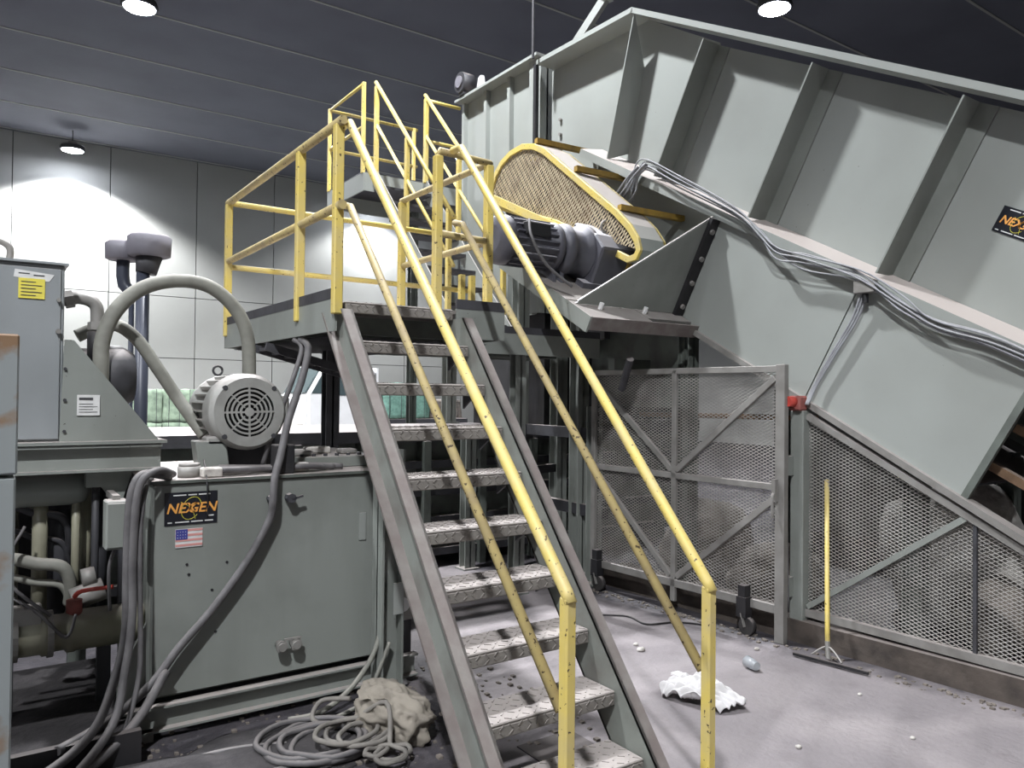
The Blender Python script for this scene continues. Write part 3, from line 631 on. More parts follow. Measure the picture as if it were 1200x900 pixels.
struct(MB().slab([(4.52, 5.1, 0), (4.56, 3.0, 0), (4.7, .2, 0), (5.0, .2, 0), (4.86, 3.0, 0), (4.82, 5.1, 0)], (0, 0, .15)).build('trim_1', 'curb'))
es = thing('stop_button', 'red valve-like stop switch on top of the fence post', 'switch', (4.56, 3.16, 1.54))
MB().cyl((4.46, 3.17, 1.62), (4.56, 3.17, 1.62), .035, n=14).build('button', 'red', es, True); MB().box((4.53, 3.12, 1.56), (4.62, 3.21, 1.66)).build('body', 'red_dusty', es, bevel=.01)
MB().cyl((4.47, 3.2, 1.56), (4.47, 3.2, 1.68), .02, n=8).build('knob', 'red', es, True)
tag(MB().tube([(4.5, 3.2, 1.6), (4.47, 3.22, 1.4), (4.5, 3.22, 1.2), (4.5, 3.2, 1.0), (4.52, 3.19, .2)], .007, 6).build('cable', 'hose_dark', None, True), 'dark cable running down between gate and fence post', 'cable')
# dark wall added to block the bright hall, and rubble behind the mesh
struct(MB().box((8.6, -1, 0), (8.8, 6.3, 3.2)).build('wall_dark_screen', 'pit'))
pi = tag(MB().cyl((5.0, 3.3, 1.5), (5.0, 5.1, 1.48), .022, n=8).build('rusty_pipe', 'wood'), 'rusty horizontal pipe seen through the gate mesh', 'pipe')
def rock(name, c, s, m, label, cat, group=None, seed=0, sub=3, amp=.25):
    bm = bmesh.new(); bmesh.ops.create_icosphere(bm, subdivisions=sub, radius=1)
    for v in bm.verts:
        k = 1 + amp*noise.noise(v.co*1.6+V((seed*3.1, 0, 0))) + amp*.5*noise.noise(v.co*4+V((0, seed, 0)))
        v.co = V((v.co.x*s[0]*k, v.co.y*s[1]*k, max(v.co.z*k, -.75)*s[2]))
    z = min(v.co.z for v in bm.verts)
    for v in bm.verts: v.co.z -= z
    me = bpy.data.meshes.new(name); bm.to_mesh(me); bm.free()
    for p in me.polygons: p.use_smooth = True
    me.materials.append(MATS[m]); o = bpy.data.objects.new(name, me); C.objects.link(o); o.location = c
    return tag(o, label, cat, group)
for i, (c, s, m, lab) in enumerate([((6.0, 2.8, 0), (.5, .5, .62), 'debris_white', 'largest pale heap of dusty rubble behind the fence mesh'),
        ((5.6, 2.35, 0), (.34, .25, .26), 'debris', 'low grey rubble lump behind the fence brace'),
        ((6.1, 1.9, 0), (.4, .5, .3), 'debris_white', 'pale rubble heap behind the right end of the fence'),
        ((5.3, 1.55, 0), (.2, .45, .12), 'debris_white', 'flat pale slab of debris behind the fence, lowest on the right'),
        ((5.4, 3.9, 0), (.4, .4, .25), 'debris', 'grey rubble heap behind the gate, right half'),
        ((5.6, 4.8, 0), (.5, .3, .4), 'debris', 'grey rubble heap behind the gate, left half')]):
    rock('rubble', c, s, m, lab, 'rubble', seed=i)
# dirt banked at kerb
rr = random.Random(3)
m = MB()
for i in range(260):
    y = rr.uniform(1.2, 5.1); x = 4.47 - .0*y + abs(rr.gauss(0, .06))*-1 + (3.1-y)*.06; s = rr.uniform(.003, .011)
    m.box((x-s, y-s*1.3, 0), (x+s, y+s, s))
for i in range(420):
    x = rr.uniform(.2, 2.6); y = rr.uniform(2.6, 4.2); s = rr.uniform(.003, .012)
    m.box((x-s, y-s*1.3, 0), (x+s, y+s, s))
o = tag(m.build('debris_crumbs', 'debris'), 'scattered crumbs of grit and debris on the floor', 'debris'); o['kind'] = 'stuff'
# ------------------------------------------------------------------ things on the right floor
sq = thing('floor_squeegee', 'yellow-handled floor scraper leaning on the fence mesh', 'squeegee', (4.4, 2.8, 0))
MB().tube([(4.4, 2.82, .03), (4.44, 2.85, .2), (4.66, 3.0, 1.1)], .0155, 8, 1).build('handle', 'yellow', sq, True)
MB().cyl((4.655, 2.997, 1.08), (4.685, 3.02, 1.2), .011, n=8).build('grip', 'black', sq)
MB().beam((4.29, 2.99, .02), (4.36, 2.53, .02), .02, .018).build('blade', 'black', sq)
MB().tube([(4.35, 2.9, .03), (4.4, 2.82, .09), (4.36, 2.7, .03)], .006, 6).cyl((4.39, 2.81, .02), (4.41, 2.83, .12), .016, n=8).build('bracket', 'galv', sq)
def cloth(name, c, sx, sy, h, m, seed, nx=40, ny=30, fold=(7, 3), fa=.35):
    vs = []; fs = []
    for j in range(ny+1):
        for i in range(nx+1):
            u, v = i/nx, j/ny; a = (u-.5)*2; b = (v-.5)*2
            ed = 1+.25*noise.noise(V((math.atan2(b, a)*1.2, seed, 0)))
            x = a*sx*ed; y = b*sy*ed*(1+.3*noise.noise(V((a*2, seed, 4))))
            p = V((a*2+seed, b*2, 0))
            z = h*(max(0, 1-(a*a+b*b)*.55))*(.45+.6*abs(noise.noise(p*1.3)))+h*fa*abs(math.sin(a*fold[0]+b*fold[1]+3*noise.noise(p)))*(1-.5*b*b)
            vs.append((c[0]+x, c[1]+y, c[2]+.004+max(z, 0)))
    for j in range(ny):
        for i in range(nx): k = j*(nx+1)+i; fs.append((k, k+1, k+nx+2, k+nx+1))
    m_ = MB(); m_.add(vs, fs); o = m_.build(name, m, None, True)
    so = o.modifiers.new('solid', 'SOLIDIFY'); so.thickness = .004; return o
w1 = cloth('crumpled_rag', (3.25, 2.84, 0), .11, .2, .13, 'cloth_white', 3.3, 70, 60, (9, 4))
w1.rotation_euler.z = .25; tag(w1, 'crumpled white rag lying on the concrete right of the stairs', 'rag')
w2 = tag(MB().box((3.4, 3.1, 0), (3.46, 3.2, .012)).build('paper_scrap', 'cloth_white'), 'white scrap of paper beside the crumpled rag', 'paper')
cu = thing('plastic_cup', 'clear plastic cup lying on the floor before the gate caster', 'cup', (3.88, 2.98, 0))
MB().lathe((3.86, 2.94, .035), (.2, .9, .05), [(0, .026), (.09, .035), (.092, .032), (.004, .023)], 16).build('body', 'plastic', cu, True)
tag(MB().tube([(3.72, 4.55, .008), (3.85, 4.35, .008), (4.0, 4.2, .008), (3.98, 3.98, .008), (4.2, 3.9, .008), (4.35, 3.7, .008)], .007, 6).build('cord', 'black', None, True), 'thin black cord lying on the floor before the gate', 'cord')
rr = random.Random(11)
for i, (x, y, s) in enumerate([(3.55, 3.6, .03), (3.6, 3.7, .02), (4.05, 2.4, .015), (3.2, 2.2, .018), (3.75, 1.95, .015), (2.9, 4.3, .02), (4.2, 3.2, .02), (2.8, 2.1, .012)]):
    rock('debris_chip', (x, y, 0), (s, s*.8, s*.5), 'debris_white', 'small pale chip of debris on the open floor', 'debris chip', 'debris chips on the floor', seed=i, sub=2)
# ------------------------------------------------------------------ hydraulic tank
tk = thing('hydraulic_tank', 'large grey-green hydraulic oil tank with black nameplate and flag sticker', 'tank', (1.35, 4.5, 0))
MB().box((.7, 4.0, .17), (1.98, 5.05, 1.2)).build('body', 'green', tk, bevel=.01)
MB().box((.68, 3.985, 1.2), (2.0, 5.07, 1.215)).build('top_plate', 'green_dark', tk)
MB().box((1.5, 4.25, 1.215), (1.98, 4.9, 1.28)).build('access_cover', 'green', tk, bevel=.005)
for i in range(7): MB().cyl((1.53+i*.07, 4.28, 1.28), (1.53+i*.07, 4.28, 1.295), .012, n=6).build('cover_bolt', 'dark_steel', tk)
ch = channel(MB(), (.55, 3.97, .1), (2.1, 3.97, .1), .12, .05, .01, (0, -1, 0)).build('skid_channel', 'green', tk)
MB().box((.7, 4.03, .03), (1.98, 5.0, .17)).build('skid_base', 'black', tk)
for x in (.68, 1.95): MB().box((x-.03, 3.93, 0), (x+.03, 4.03, .05)).build('foot', 'galv', tk)
MB().slab([(.68, 3.98, .2), (.56, 3.98, .17), (.56, 3.98, .3), (.68, 3.98, .55)], (0, .02, 0)).build('corner_gusset', 'green', tk)
nameplate(tk, (.876, 3.998, 1.075), (1, 0, 0), (0, 0, 1), .245, .16)
fl = MB().box((.805, 3.995, .885), (.93, 3.999, .975)).build('flag_sticker', 'sticker_white', tk, label='small faded flag sticker with blue canton and red stripes')
for i in range(4): MB().box((.805, 3.9935, .891+i*.024), (.93, 3.9945, .902+i*.024)).build('stripe', 'flag_red', fl)
MB().box((.806, 3.992, .925), (.86, 3.9933, .974)).build('canton', 'flag_blue', fl)
m = MB()
for i in range(4):
    for j in range(3): m.box((.813+i*.012, 3.991, .932+j*.014), (.816+i*.012, 3.992, .935+j*.014))
m.build('stars', 'sticker_white', fl)
for x in (1.32, 1.395):
    vv = MB().cyl((x, 4.0, .33), (x, 3.93, .33), .022, n=12).cyl((x, 3.955, .33), (x, 3.94, .33), .033, n=6).build('drain_plug', 'galv', tk, True)
MB().beam((1.33, 3.945, .365), (1.42, 3.945, .365), .01, .01).build('valve_handle', 'galv', tk)
MB().cyl((1.26, 3.99, 1.095), (1.26, 3.94, 1.095), .02, n=8).cyl((1.36, 3.99, 1.095), (1.36, 3.94, 1.095), .025, n=8).beam((1.36, 3.945, 1.09), (1.42, 3.945, 1.105), .01, .012).build('clamp', 'dark_steel', tk)
for x, z in ((.86, .8), (.87, .75), (1.05, .79), (.98, .66), (1.0, .45)): MB().cyl((x, 4.0, z), (x, 3.996, z), .007, n=8).build('bolt_hole', 'black', tk)
MB().cyl((.89, 4.12, 1.215), (.89, 4.12, 1.27), .055, n=18).cyl((.89, 4.12, 1.27), (.89, 4.12, 1.285), .05, n=18).build('filler_cap', 'galv', tk, True)
MB().box((1.76, 3.994, .83), (1.8, 3.999, .98)).build('sight_gauge', 'panel', tk)
# sight labels on front leg of platform
for z0_, z1_ in ((.85, 1.0), (.45, .62)):
    MB().box((1.87, 3.778, z0_), (1.93, 3.785, z1_)).build('reflector', 'panel', sp_)
# pieces lying on tank top
m_i = 0
rr = random.Random(5)
lay = [(.98, 4.05, .1, .07, .05), (1.12, 4.12, .14, .05, .04), (1.42, 4.1, .16, .06, .05), (1.55, 4.35, .12, .09, .03), (1.7, 4.5, .15, .08, .04), (1.85, 4.4, .1, .1, .03), (1.3, 4.75, .2, .08, .06)]
SCR = ['pale dusty block at the front edge of the tank top, beside the filler cap', 'grey metal strip right in front of the fan motor stand', 'pale dusty strip on the tank edge right of the black can',
       'grey plate at the left end of the raised tank cover', 'pale flat scrap in the middle of the raised tank cover', 'square grey plate at the right end of the raised tank cover', 'long pale scrap at the back of the tank behind the fan motor']
for i, (x, y, a, b, h) in enumerate(lay):
    zb = 1.281 if (x > 1.5 and y > 4.25 and x-a/2 > 1.45) else 1.216
    tag(MB().box((x-a/2, y-b/2, zb), (x+a/2, y+b/2, zb+h)).build('metal_offcut', 'galv' if i % 2 else 'debris_white', bevel=.008), SCR[i], 'scrap', 'scraps on the tank top')
# bundle of hoses lying on the tank
for k in range(3):
    tag(MB().tube([(.95+.05*k, 4.06+.06*k, 1.25), (1.1, 4.03+.06*k, 1.25), (1.3, 4.1+.04*k, 1.24), (1.45, 4.04+.05*k, 1.25), (1.6+.05*k, 4.1, 1.235)], .016, 8).build('hose', 'hose_dark', None, True), ('front', 'middle', 'rear')[k]+' one of three dark hoses lying along the tank top under the fan motor', 'hose', 'dark hoses on the tank top')
# ------------------------------------------------------------------ fan-cooled motor
fm = thing('fan_motor', 'grey fan-cooled electric motor with round slotted cover on tank top', 'motor', (1.22, 4.4, 1.215))
fc = V((1.205, 4.2, 1.505)); AY = V((0, 1, 0))
# cover face with real slots: ring segments
cov = MB()
def annulus(m, y, r0, r1, th, a0, a1, n=8):
    vs = []; fs = []
    for i in range(n+1):
        t_ = a0+(a1-a0)*i/n
        for r_, yy in ((r0, y), (r1, y), (r1, y+th), (r0, y+th)): vs.append((fc.x+math.cos(t_)*r_, yy, fc.z+math.sin(t_)*r_))
    for i in range(n):
        for k in range(4): fs.append((i*4+k, i*4+(k+1) % 4, i*4+4+(k+1) % 4, i*4+4+k))
    fs += [(0, 1, 2, 3), tuple(n*4+k for k in (3, 2, 1, 0))]
    m.add(vs, fs)
annulus(cov, 4.2, .118, .165, .012, 0, 2*math.pi-.0001, 40)
annulus(cov, 4.2, 0.001, .022, .012, 0, 2*math.pi-.0001, 16)
for i in range(4):
    annulus(cov, 4.2, .036+i*.021, .045+i*.021, .012, 0, 2*math.pi-.0001, 32)
for i in range(4):
    t_ = math.pi/4*(2*i)+.02; q = V((math.cos(t_), 0, math.sin(t_))); cov.beam(fc+q*.01+V((0, .006, 0)), fc+q*.12+V((0, .006, 0)), .009, .011, (0, 1, 0))
for i in range(4):
    t_ = math.pi/4*(2*i+1)+.02; q = V((math.cos(t_), 0, math.sin(t_))); cov.beam(fc+q*.03+V((0, .006, 0)), fc+q*.12+V((0, .006, 0)), .006, .011, (0, 1, 0))
cov.build('grille', 'motor_grey', fm)
hood = MB()
prof = [(.0, .165), (.015, .178), (.04, .184), (.14, .186)]
n = 36; vs = []; fs = []
for (h, r_) in prof:
    for i in range(n): t_ = 2*math.pi*i/n; vs.append((fc.x+math.cos(t_)*r_, fc.y+h, fc.z+math.sin(t_)*r_))
for k in range(len(prof)-1):
    for i in range(n): j = (i+1) % n; fs.append((k*n+i, k*n+j, (k+1)*n+j, (k+1)*n+i))
hood.add(vs, fs).build('cowl', 'motor_grey', fm, True)
MB().cyl((fc.x, 4.24, fc.z), (fc.x, 4.25, fc.z), .15, n=24).build('fan', 'black', fm)
MB().lathe((fc.x, 4.3, fc.z), AY, [(0, .16), (.3, .16), (.31, .18), (.36, .18), (.4, .1)], 24).build('body', 'motor_grey', fm, True)
for i in range(26):
    t_ = i*2*math.pi/26; q = V((math.cos(t_), 0, math.sin(t_)))
    MB().beam(fc+V((0, .12, 0))+q*.17, fc+V((0, .4, 0))+q*.17, .03, .007, q.cross(AY)).build('fin', 'motor_grey', fm)
for sx, sz in ((-.115, .115), (.115, .115), (-.115, -.115), (.115, -.115)): MB().cyl(fc+V((sx, -.004, sz)), fc+V((sx, .01, sz)), .012, n=8).build('screw', 'dark_steel', fm)
MB().box((fc.x+.15, 4.33, fc.z-.06), (fc.x+.24, 4.5, fc.z+.08)).build('terminal_box', 'motor_grey', fm, bevel=.015)
MB().slab([(.99, 4.24, 1.215), (1.13, 4.24, 1.215), (1.11, 4.24, 1.37), (.97, 4.24, 1.37)], (0, .1, 0)).build('stand', 'green', fm, bevel=.005)
MB().box((1.02, 4.24, 1.345), (1.12, 4.34, 1.39)).build('foot', 'motor_grey', fm, bevel=.01)
MB().box((1.12, 4.3, 1.216), (1.36, 4.6, 1.38)).build('base', 'dark_steel', fm)
MB().tube([fc+V((-.1+math.cos(t_)*.022, .2, .2+math.sin(t_)*.022)) for t_ in [i*2*math.pi/12 for i in range(13)]], .006, 6, 1).build('lifting_eye', 'dark_steel', fm, True)
fm.scale = (1.12, 1.12, 1.12)
tag(MB().box((1.3, 4.02, 1.216), (1.4, 4.12, 1.37)).build('square_can', 'black', bevel=.006), 'square black can standing under the fan motor', 'can')
# ------------------------------------------------------------------ power unit frame, cabinet, pump guard on the left
pu = thing('pump_stand', 'green steel beam frame carrying the grey cabinet left of the tank', 'frame', (.3, 4.5, 0))
channel(MB(), (-.6, 4.26, 1.315), (.78, 4.26, 1.315), .13, .05, .012, (0, -1, 0)).build('front_beam', 'green', pu)
MB().box((-.6, 4.2, 1.385), (.8, 5.2, 1.4)).build('top_plate', 'green', pu)
MB().beam((-.6, 5.15, 1.31), (.78, 5.15, 1.31), .05, .13).build('rear_beam', 'green_dark', pu)
for x, y in ((-.4, 5.1), (.5, 5.1)): MB().beam((x, y, 0), (x, y, 1.26), .09, .09, (0,1,0)).build('leg', 'green_dark', pu)
MB().slab([(.28, 4.3, 1.25), (.46, 4.3, 1.25), (.6, 4.3, 1.05), (.66, 4.3, 1.25), (.6, 4.3, 1.25)], (0, .02, 0)).build('gusset', 'green', pu)
MB().box((.45, 4.28, 1.17), (.52, 4.36, 1.25)).build('foot_bracket', 'green', pu)
tag(MB().lathe((-.1, 4.42, 1.16), (1, 0, 0), [(0, .085), (.52, .085), (.56, .07), (.58, .03)], 18).build('air_cylinder', 'green', None, True), 'green horizontal cylinder slung under the pump frame', 'cylinder')
cb = thing('control_cabinet', 'tall grey control cabinet with a yellow sticker', 'cabinet', (.05, 4.6, 1.4))
MB().box((-.25, 4.3, 1.4), (.345, 4.9, 2.25)).build('body', 'cab_grey', cb, bevel=.006)
MB().box((-.24, 4.29, 1.41), (.33, 4.3, 2.23)).build('door', 'cab_grey', cb, bevel=.003)
MB().box((-.26, 4.28, 2.25), (.36, 4.92, 2.262)).build('lid', 'cab_grey', cb)
ys = MB().box((.155, 4.284, 2.08), (.262, 4.289, 2.175)).build('warning_sticker', 'sticker_yellow', cb, label='square yellow warning sticker')
m = MB()
for i in range(5): m.box((.165, 4.2825, 2.092+i*.016), (.165+.06+.025*(i % 2), 4.2838, 2.096+i*.016))
m.build('small_print', 'ink', ys)
ws = MB().slab([(.135, 4.2875, 2.178), (.28, 4.2875, 2.165), (.3, 4.2875, 2.2), (.14, 4.2875, 2.215)], (0, .002, 0)).build('paper_label', 'sticker_white', cb, label='torn white paper label')
m = MB(); m.box((.155, 4.286, 2.195), (.2, 4.287, 2.2)); m.box((.215, 4.286, 2.188), (.26, 4.287, 2.194)); m.build('small_print', 'ink', ws)
MB().cyl((.32, 4.285, 1.93), (.32, 4.27, 1.93), .012, n=8).build('screw', 'galv', cb); MB().cyl((.32, 4.285, 2.08), (.32, 4.27, 2.08), .01, n=8).build('screw', 'galv', cb)
MB().tube([(.0, 4.4, 2.26), (.0, 4.4, 2.33), (.06, 4.4, 2.36), (.12, 4.4, 2.33), (.12, 4.4, 2.26)], .016, 8).build('lifting_handle', 'galv', cb, True)
pg = thing('pump_guard', 'sloping triangular grey guard plate with a white label', 'guard', (.5, 4.3, 1.4))
MB().slab([(.33, 4.26, 1.4), (.77, 4.26, 1.4), (.385, 4.26, 1.89), (.345, 4.26, 1.89)], (0, .012, 0)).build('side_plate', 'green', pg)
MB().slab([(.77, 4.27, 1.4), (.385, 4.27, 1.89), (.385, 4.7, 1.89), (.77, 4.7, 1.4)], (-.01, 0, -.01)).build('sloping_plate', 'green_dark', pg)
for z in (1.45, 1.6, 1.75): MB().cyl((.35, 4.26, z), (.35, 4.25, z), .008, n=6).build('bolt', 'dark_steel', pg)
lb = MB().box((.402, 4.253, 1.525), (.5, 4.259, 1.625)).build('paper_label', 'sticker_white', pg, label='white printed paper label')
m = MB(); m.box((.41, 4.2515, 1.6), (.47, 4.2525, 1.612))
for i in range(4): m.box((.41, 4.2515, 1.54+i*.013), (.49-.02*(i % 2), 4.2525, 1.543+i*.013))
m.build('small_print', 'ink', lb)
pp = thing('pump_fitting', 'dusty elbow pipe fitting above the triangular guard', 'pipe fitting', (.5, 4.5, 1.88))
MB().tube([(.34, 4.5, 2.1), (.43, 4.5, 2.12), (.5, 4.5, 2.09), (.51, 4.5, 2.0), (.51, 4.5, 1.85)], .032, 12).build('elbow', 'galv', pp, True)
MB().cyl((.36, 4.5, 2.105), (.4, 4.5, 2.115), .045, n=6).build('nut', 'galv', pp); MB().cyl((.51, 4.5, 1.96), (.51, 4.5, 2.0), .045, n=6).build('nut', 'galv', pp)
MB().cyl((.51, 4.5, 1.8), (.51, 4.5, 1.95), .045, n=14).build('valve_body', 'black', pp, True)
pm = thing('pump_motor', 'dark round pump body behind the grey hose arch', 'pump', (.6, 4.6, 1.4))
MB().lathe((.4, 4.62, 1.72), (1, 0, 0), [(0, .15), (.14, .15), (.18, .17), (.24, .17), (.3, .13), (.31, .05)], 22).build('body', 'dark_steel', pm, True)
MB().box((.42, 4.55, 1.4), (.66, 4.7, 1.6)).build('foot', 'dark_steel', pm)
tag(MB().tube([(.52, 4.5, 1.5), (.525, 4.45, 1.72), (.529, 4.45, 1.9), (.586, 4.45, 2.058), (.705, 4.45, 2.185), (.873, 4.45, 2.245), (1.05, 4.45, 2.23), (1.19, 4.45, 2.12), (1.263, 4.45, 1.96), (1.276, 4.45, 1.72)], .038, 14, 8).build('hose', 'hose_grey', None, True), 'thick pale hose arching high from the guard to the fan motor', 'hose')
tag(MB().tube([(.428, 4.6, 1.93), (.514, 4.6, 1.975), (.607, 4.6, 2.0), (.712, 4.6, 1.93), (.822, 4.6, 1.77), (.912, 4.6, 1.63), (.99, 4.55, 1.5), (1.05, 4.5, 1.4)], .034, 14, 8).build('hose', 'hose_grey', None, True), 'second thick pale hose sloping down behind the arch to the motor', 'hose')
# junction cabinet at the frame edge
nc = thing('edge_cabinet', 'pale rusted steel cabinet cut off by the left edge', 'cabinet', (-.1, 3.2, 0))
MB().box((-.35, 3.0, 0), (.112, 3.35, 1.36)).build('lower_box', 'worn_cab', nc, bevel=.006); MB().box((-.35, 2.99, 1.37), (.115, 3.35, 1.83)).build('upper_box', 'worn_cab', nc, bevel=.006)
# vent pipes
vp = thing('vent_pipe', 'taller dark vent pipe with round grey cap behind the hose arch', 'vent pipe', (.98, 6.0, 0))
MB().cyl((.98, 6.1, 0), (.98, 6.1, 2.62), .045, n=14).build('pipe', 'pole', vp, True); MB().lathe((1.02, 6.1, 2.62), (0,0,1), [(0, .12), (.01, .145), (.14, .15), (.16, .13), (.17, .05)], 24).build('cap', 'vent', vp, True); MB().cyl((1.0, 6.1, 2.5), (1.02, 6.1, 2.63), .07, .09, n=14).build('collar', 'dark_steel', vp, True)
v2 = thing('vent_pipe', 'shorter vent pipe with round cap, left of the taller one', 'vent pipe', (.88, 6.3, 0))
MB().tube([(.98, 6.2, 2.35), (.88, 6.25, 2.42), (.87, 6.25, 2.62)], .045, 12, 3).build('elbow', 'pole', v2, True); MB().lathe((.87, 6.25, 2.6), (0,0,1), [(0, .1), (.01, .12), (.12, .125), (.14, .1)], 24).build('cap', 'vent', v2, True); MB().cyl((.93, 6.25, 0), (.93, 6.25, 2.38), .02, n=10).build('pipe', 'pole', v2, True)
# ------------------------------------------------------------------ hydraulics under the frame
sk = thing('skid_tray', 'dusty steel skid tray on the floor under the hydraulic pipes', 'skid', (.2, 4.1, 0))
MB().box((-.6, 3.72, .04), (.62, 4.9, .14)).build('tray', 'dirt_dark', sk); MB().beam((-.6, 3.72, .09), (.62, 3.72, .09), .04, .14).build('front_edge', 'black', sk)
for x in (-.4, .3): MB().box((x-.05, 3.75, 0), (x+.05, 3.85, .04)).build('foot', 'black', sk)
hm = thing('manifold_pipe', 'thick beige horizontal hydraulic pipe with clamps at lower left', 'pipe', (.3, 4.25, .14))
MB().lathe((-.3, 4.22, .5), (1, 0, 0), [(0, .09), (.56, .09), (.57, .1), (.6, .1), (.61, .085), (.66, .085), (.67, .1), (.7, .1), (.71, .095), (1.0, .095), (1.01, .075), (1.3, .075)], 24).build('pipe', 'pipe_beige', hm, True)
for x in (.15, .29, .62): MB().lathe((x, 4.22, .5), (1,0,0), [(0, .108), (.025, .108)], 24).build('clamp', 'galv', hm)
MB().box((.15, 4.16, .55), (.27, 4.28, .64)).build('valve_block', 'galv', hm, bevel=.008)
for x in (.1, .5): MB().box((x, 4.2, .14), (x+.06, 4.24, .42)).build('support', 'dark_steel', hm)
lv = thing('lever_valve', 'red-handled ball valve on top of the beige pipe', 'valve', (.4, 4.2, .6))
MB().cyl((.4, 4.2, .58), (.4, 4.2, .65), .035, n=12).build('stem', 'red_dusty', lv, True); MB().tube([(.4, 4.2, .66), (.43, 4.18, .69), (.56, 4.15, .7)], .011, 6).build('lever', 'red', lv, True)
pv = thing('pipe_cluster', 'cluster of dusty vertical pipes and elbows under the green frame', 'pipes', (.3, 4.4, .6))
for i, (x, y, r_) in enumerate(((.27, 4.45, .035), (.36, 4.55, .05), (.47, 4.5, .03), (.55, 4.6, .045), (.15, 4.6, .04), (.64, 4.4, .03), (.42, 4.4, .02), (.5, 4.35, .018))):
    MB().cyl((x, y, .45), (x, y, 1.25), r_, n=12).build('pipe', 'dark_steel' if i % 2 else 'pipe_beige', pv, True)
for z, y, w_ in ((.8, 4.35, .03), (.9, 4.5, .014), (1.03, 4.45, .02), (.7, 4.4, .018)):
    MB().tube([(-.3, y, z+.1*math.sin(z*40)), (.1, y, z+.05), (.25, y, z+.01), (.36, y, z-.02), (.4, y+.03, z-.12), (.4, y+.08, z-.22)], w_, 10).build('elbow_pipe', 'hose_grey' if z < .85 else 'dark_steel', pv, True)
MB().cyl((.4, 4.32, .62), (.54, 4.32, .66), .055, n=14).cyl((.44, 4.32, .72), (.5, 4.32, .73), .045, n=10).build('flange_valve', 'galv', pv, True)
MB().tube([(.12, 4.3, .7), (.25, 4.15, .62), (.36, 4.12, .5), (.4, 4.12, .6)], .008, 6).tube([(.2, 4.3, 1.0), (.12, 4.2, .8), (.3, 4.15, .6)], .008, 6).build('thin_line', 'hose_dark', pv, True)
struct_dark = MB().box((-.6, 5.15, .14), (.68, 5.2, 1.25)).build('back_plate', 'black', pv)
eb = thing('electrical_box', 'small pale green electrical box hanging left of the hoses', 'electrical box', (.55, 4.0, .9))
MB().box((.505, 4.02, .9), (.6, 4.12, 1.13)).build('body', 'green', eb, bevel=.006); MB().box((.51, 4.012, .91), (.59, 4.02, 1.12)).build('cover', 'green', eb, bevel=.003)
MB().box((.54, 4.06, 1.12), (.57, 4.3, 1.15)).build('bracket', 'galv', eb)
MB().tube([(.55, 4.06, .9), (.53, 4.08, .8), (.54, 4.1, .6)], .008, 6).build('lead', 'hose_dark', eb, True)
# hoses at the tank's left edge
H_ = [('dark hose draping from tank corner to the floor, outermost of the left bundle', [(.78, 4.02, 1.23), (.66, 3.93, 1.26), (.607, 3.9, 1.22), (.585, 3.9, 1.09), (.58, 3.9, .78), (.575, 3.88, .545), (.53, 3.84, .36), (.43, 3.7, .2), (.25, 3.62, .1), (-.05, 3.55, .03), (-.3, 3.5, .02)], .02),
      ('dark hose beside the outermost one, reaching the floor further right', [(.8, 4.05, 1.24), (.7, 3.9, 1.275), (.62, 3.87, 1.2), (.6, 3.87, .9), (.6, 3.86, .63), (.565, 3.8, .4), (.5, 3.7, .2), (.3, 3.55, .06), (.05, 3.45, .02), (-.3, 3.35, .02)], .018),
      ('thin hose hanging straight down the tank corner to the floor', [(.72, 4.1, 1.23), (.66, 3.93, 1.2), (.63, 3.88, 1.0), (.635, 3.87, .6), (.63, 3.85, .35), (.56, 3.78, .12), (.48, 3.72, .02), (.42, 3.66, .012)], .012),
      ('thick hose lying across the tray toward the tank foot', [(.76, 3.93, .32), (.62, 3.8, .17), (.45, 3.66, .09), (.2, 3.5, .03), (-.2, 3.42, .025)], .022)]
for lab, pts, r_ in H_: tag(MB().tube(pts, r_, 10, 6).build('hose', 'hose_dark', None, True), lab, 'hose')
tag(MB().tube([(1.52, 4.3, 1.95), (1.511, 4.15, 1.9), (1.465, 4.1, 1.741), (1.374, 4.05, 1.508), (1.317, 4.0, 1.326), (1.27, 3.95, 1.2), (1.257, 3.93, 1.09), (1.245, 3.95, .99), (1.132, 3.95, .787), (.971, 3.95, .577), (.817, 3.94, .417), (.7, 3.93, .277), (.53, 3.88, .17), (.3, 3.7, .15)], .02, 10, 6).build('hose', 'hose_dark', None, True), 'long hose from platform edge looping diagonally across the tank face', 'hose')
tag(MB().tube([(1.5, 4.35, 1.95), (1.51, 4.25, 1.9), (1.45, 4.2, 1.74), (1.38, 4.2, 1.55), (1.33, 4.2, 1.42), (1.3, 4.25, 1.25)], .014, 8, 6).build('hose', 'hose_dark', None, True), 'thinner hose hanging from platform edge behind the fan motor', 'hose')
tag(MB().tube([(1.84, 3.93, .42), (1.829, 3.85, .36), (1.76, 3.82, .22), (1.63, 3.8, .09), (1.45, 3.75, .03), (1.3, 3.78, .018)], .014, 8, 6).build('hose', 'hose_grey', None, True), 'pale hose curling from the platform leg to the floor', 'hose')
tag(MB().tube([(1.86, 3.8, .3), (1.78, 3.78, .15), (1.7, 3.76, .03), (1.5, 3.68, .014)], .011, 8, 6).build('hose', 'hose_grey', None, True), 'second thin pale hose at the foot of the platform leg', 'hose')
# cross cords over the nameplate
tag(MB().tube([(.96, 4.12, 1.3), (.945, 3.985, 1.2), (.95, 3.985, 1.1), (.95, 3.985, 1.03)], .004, 6, 4).build('cord', 'black', None, True), 'short black cord hanging over the black nameplate', 'cord')
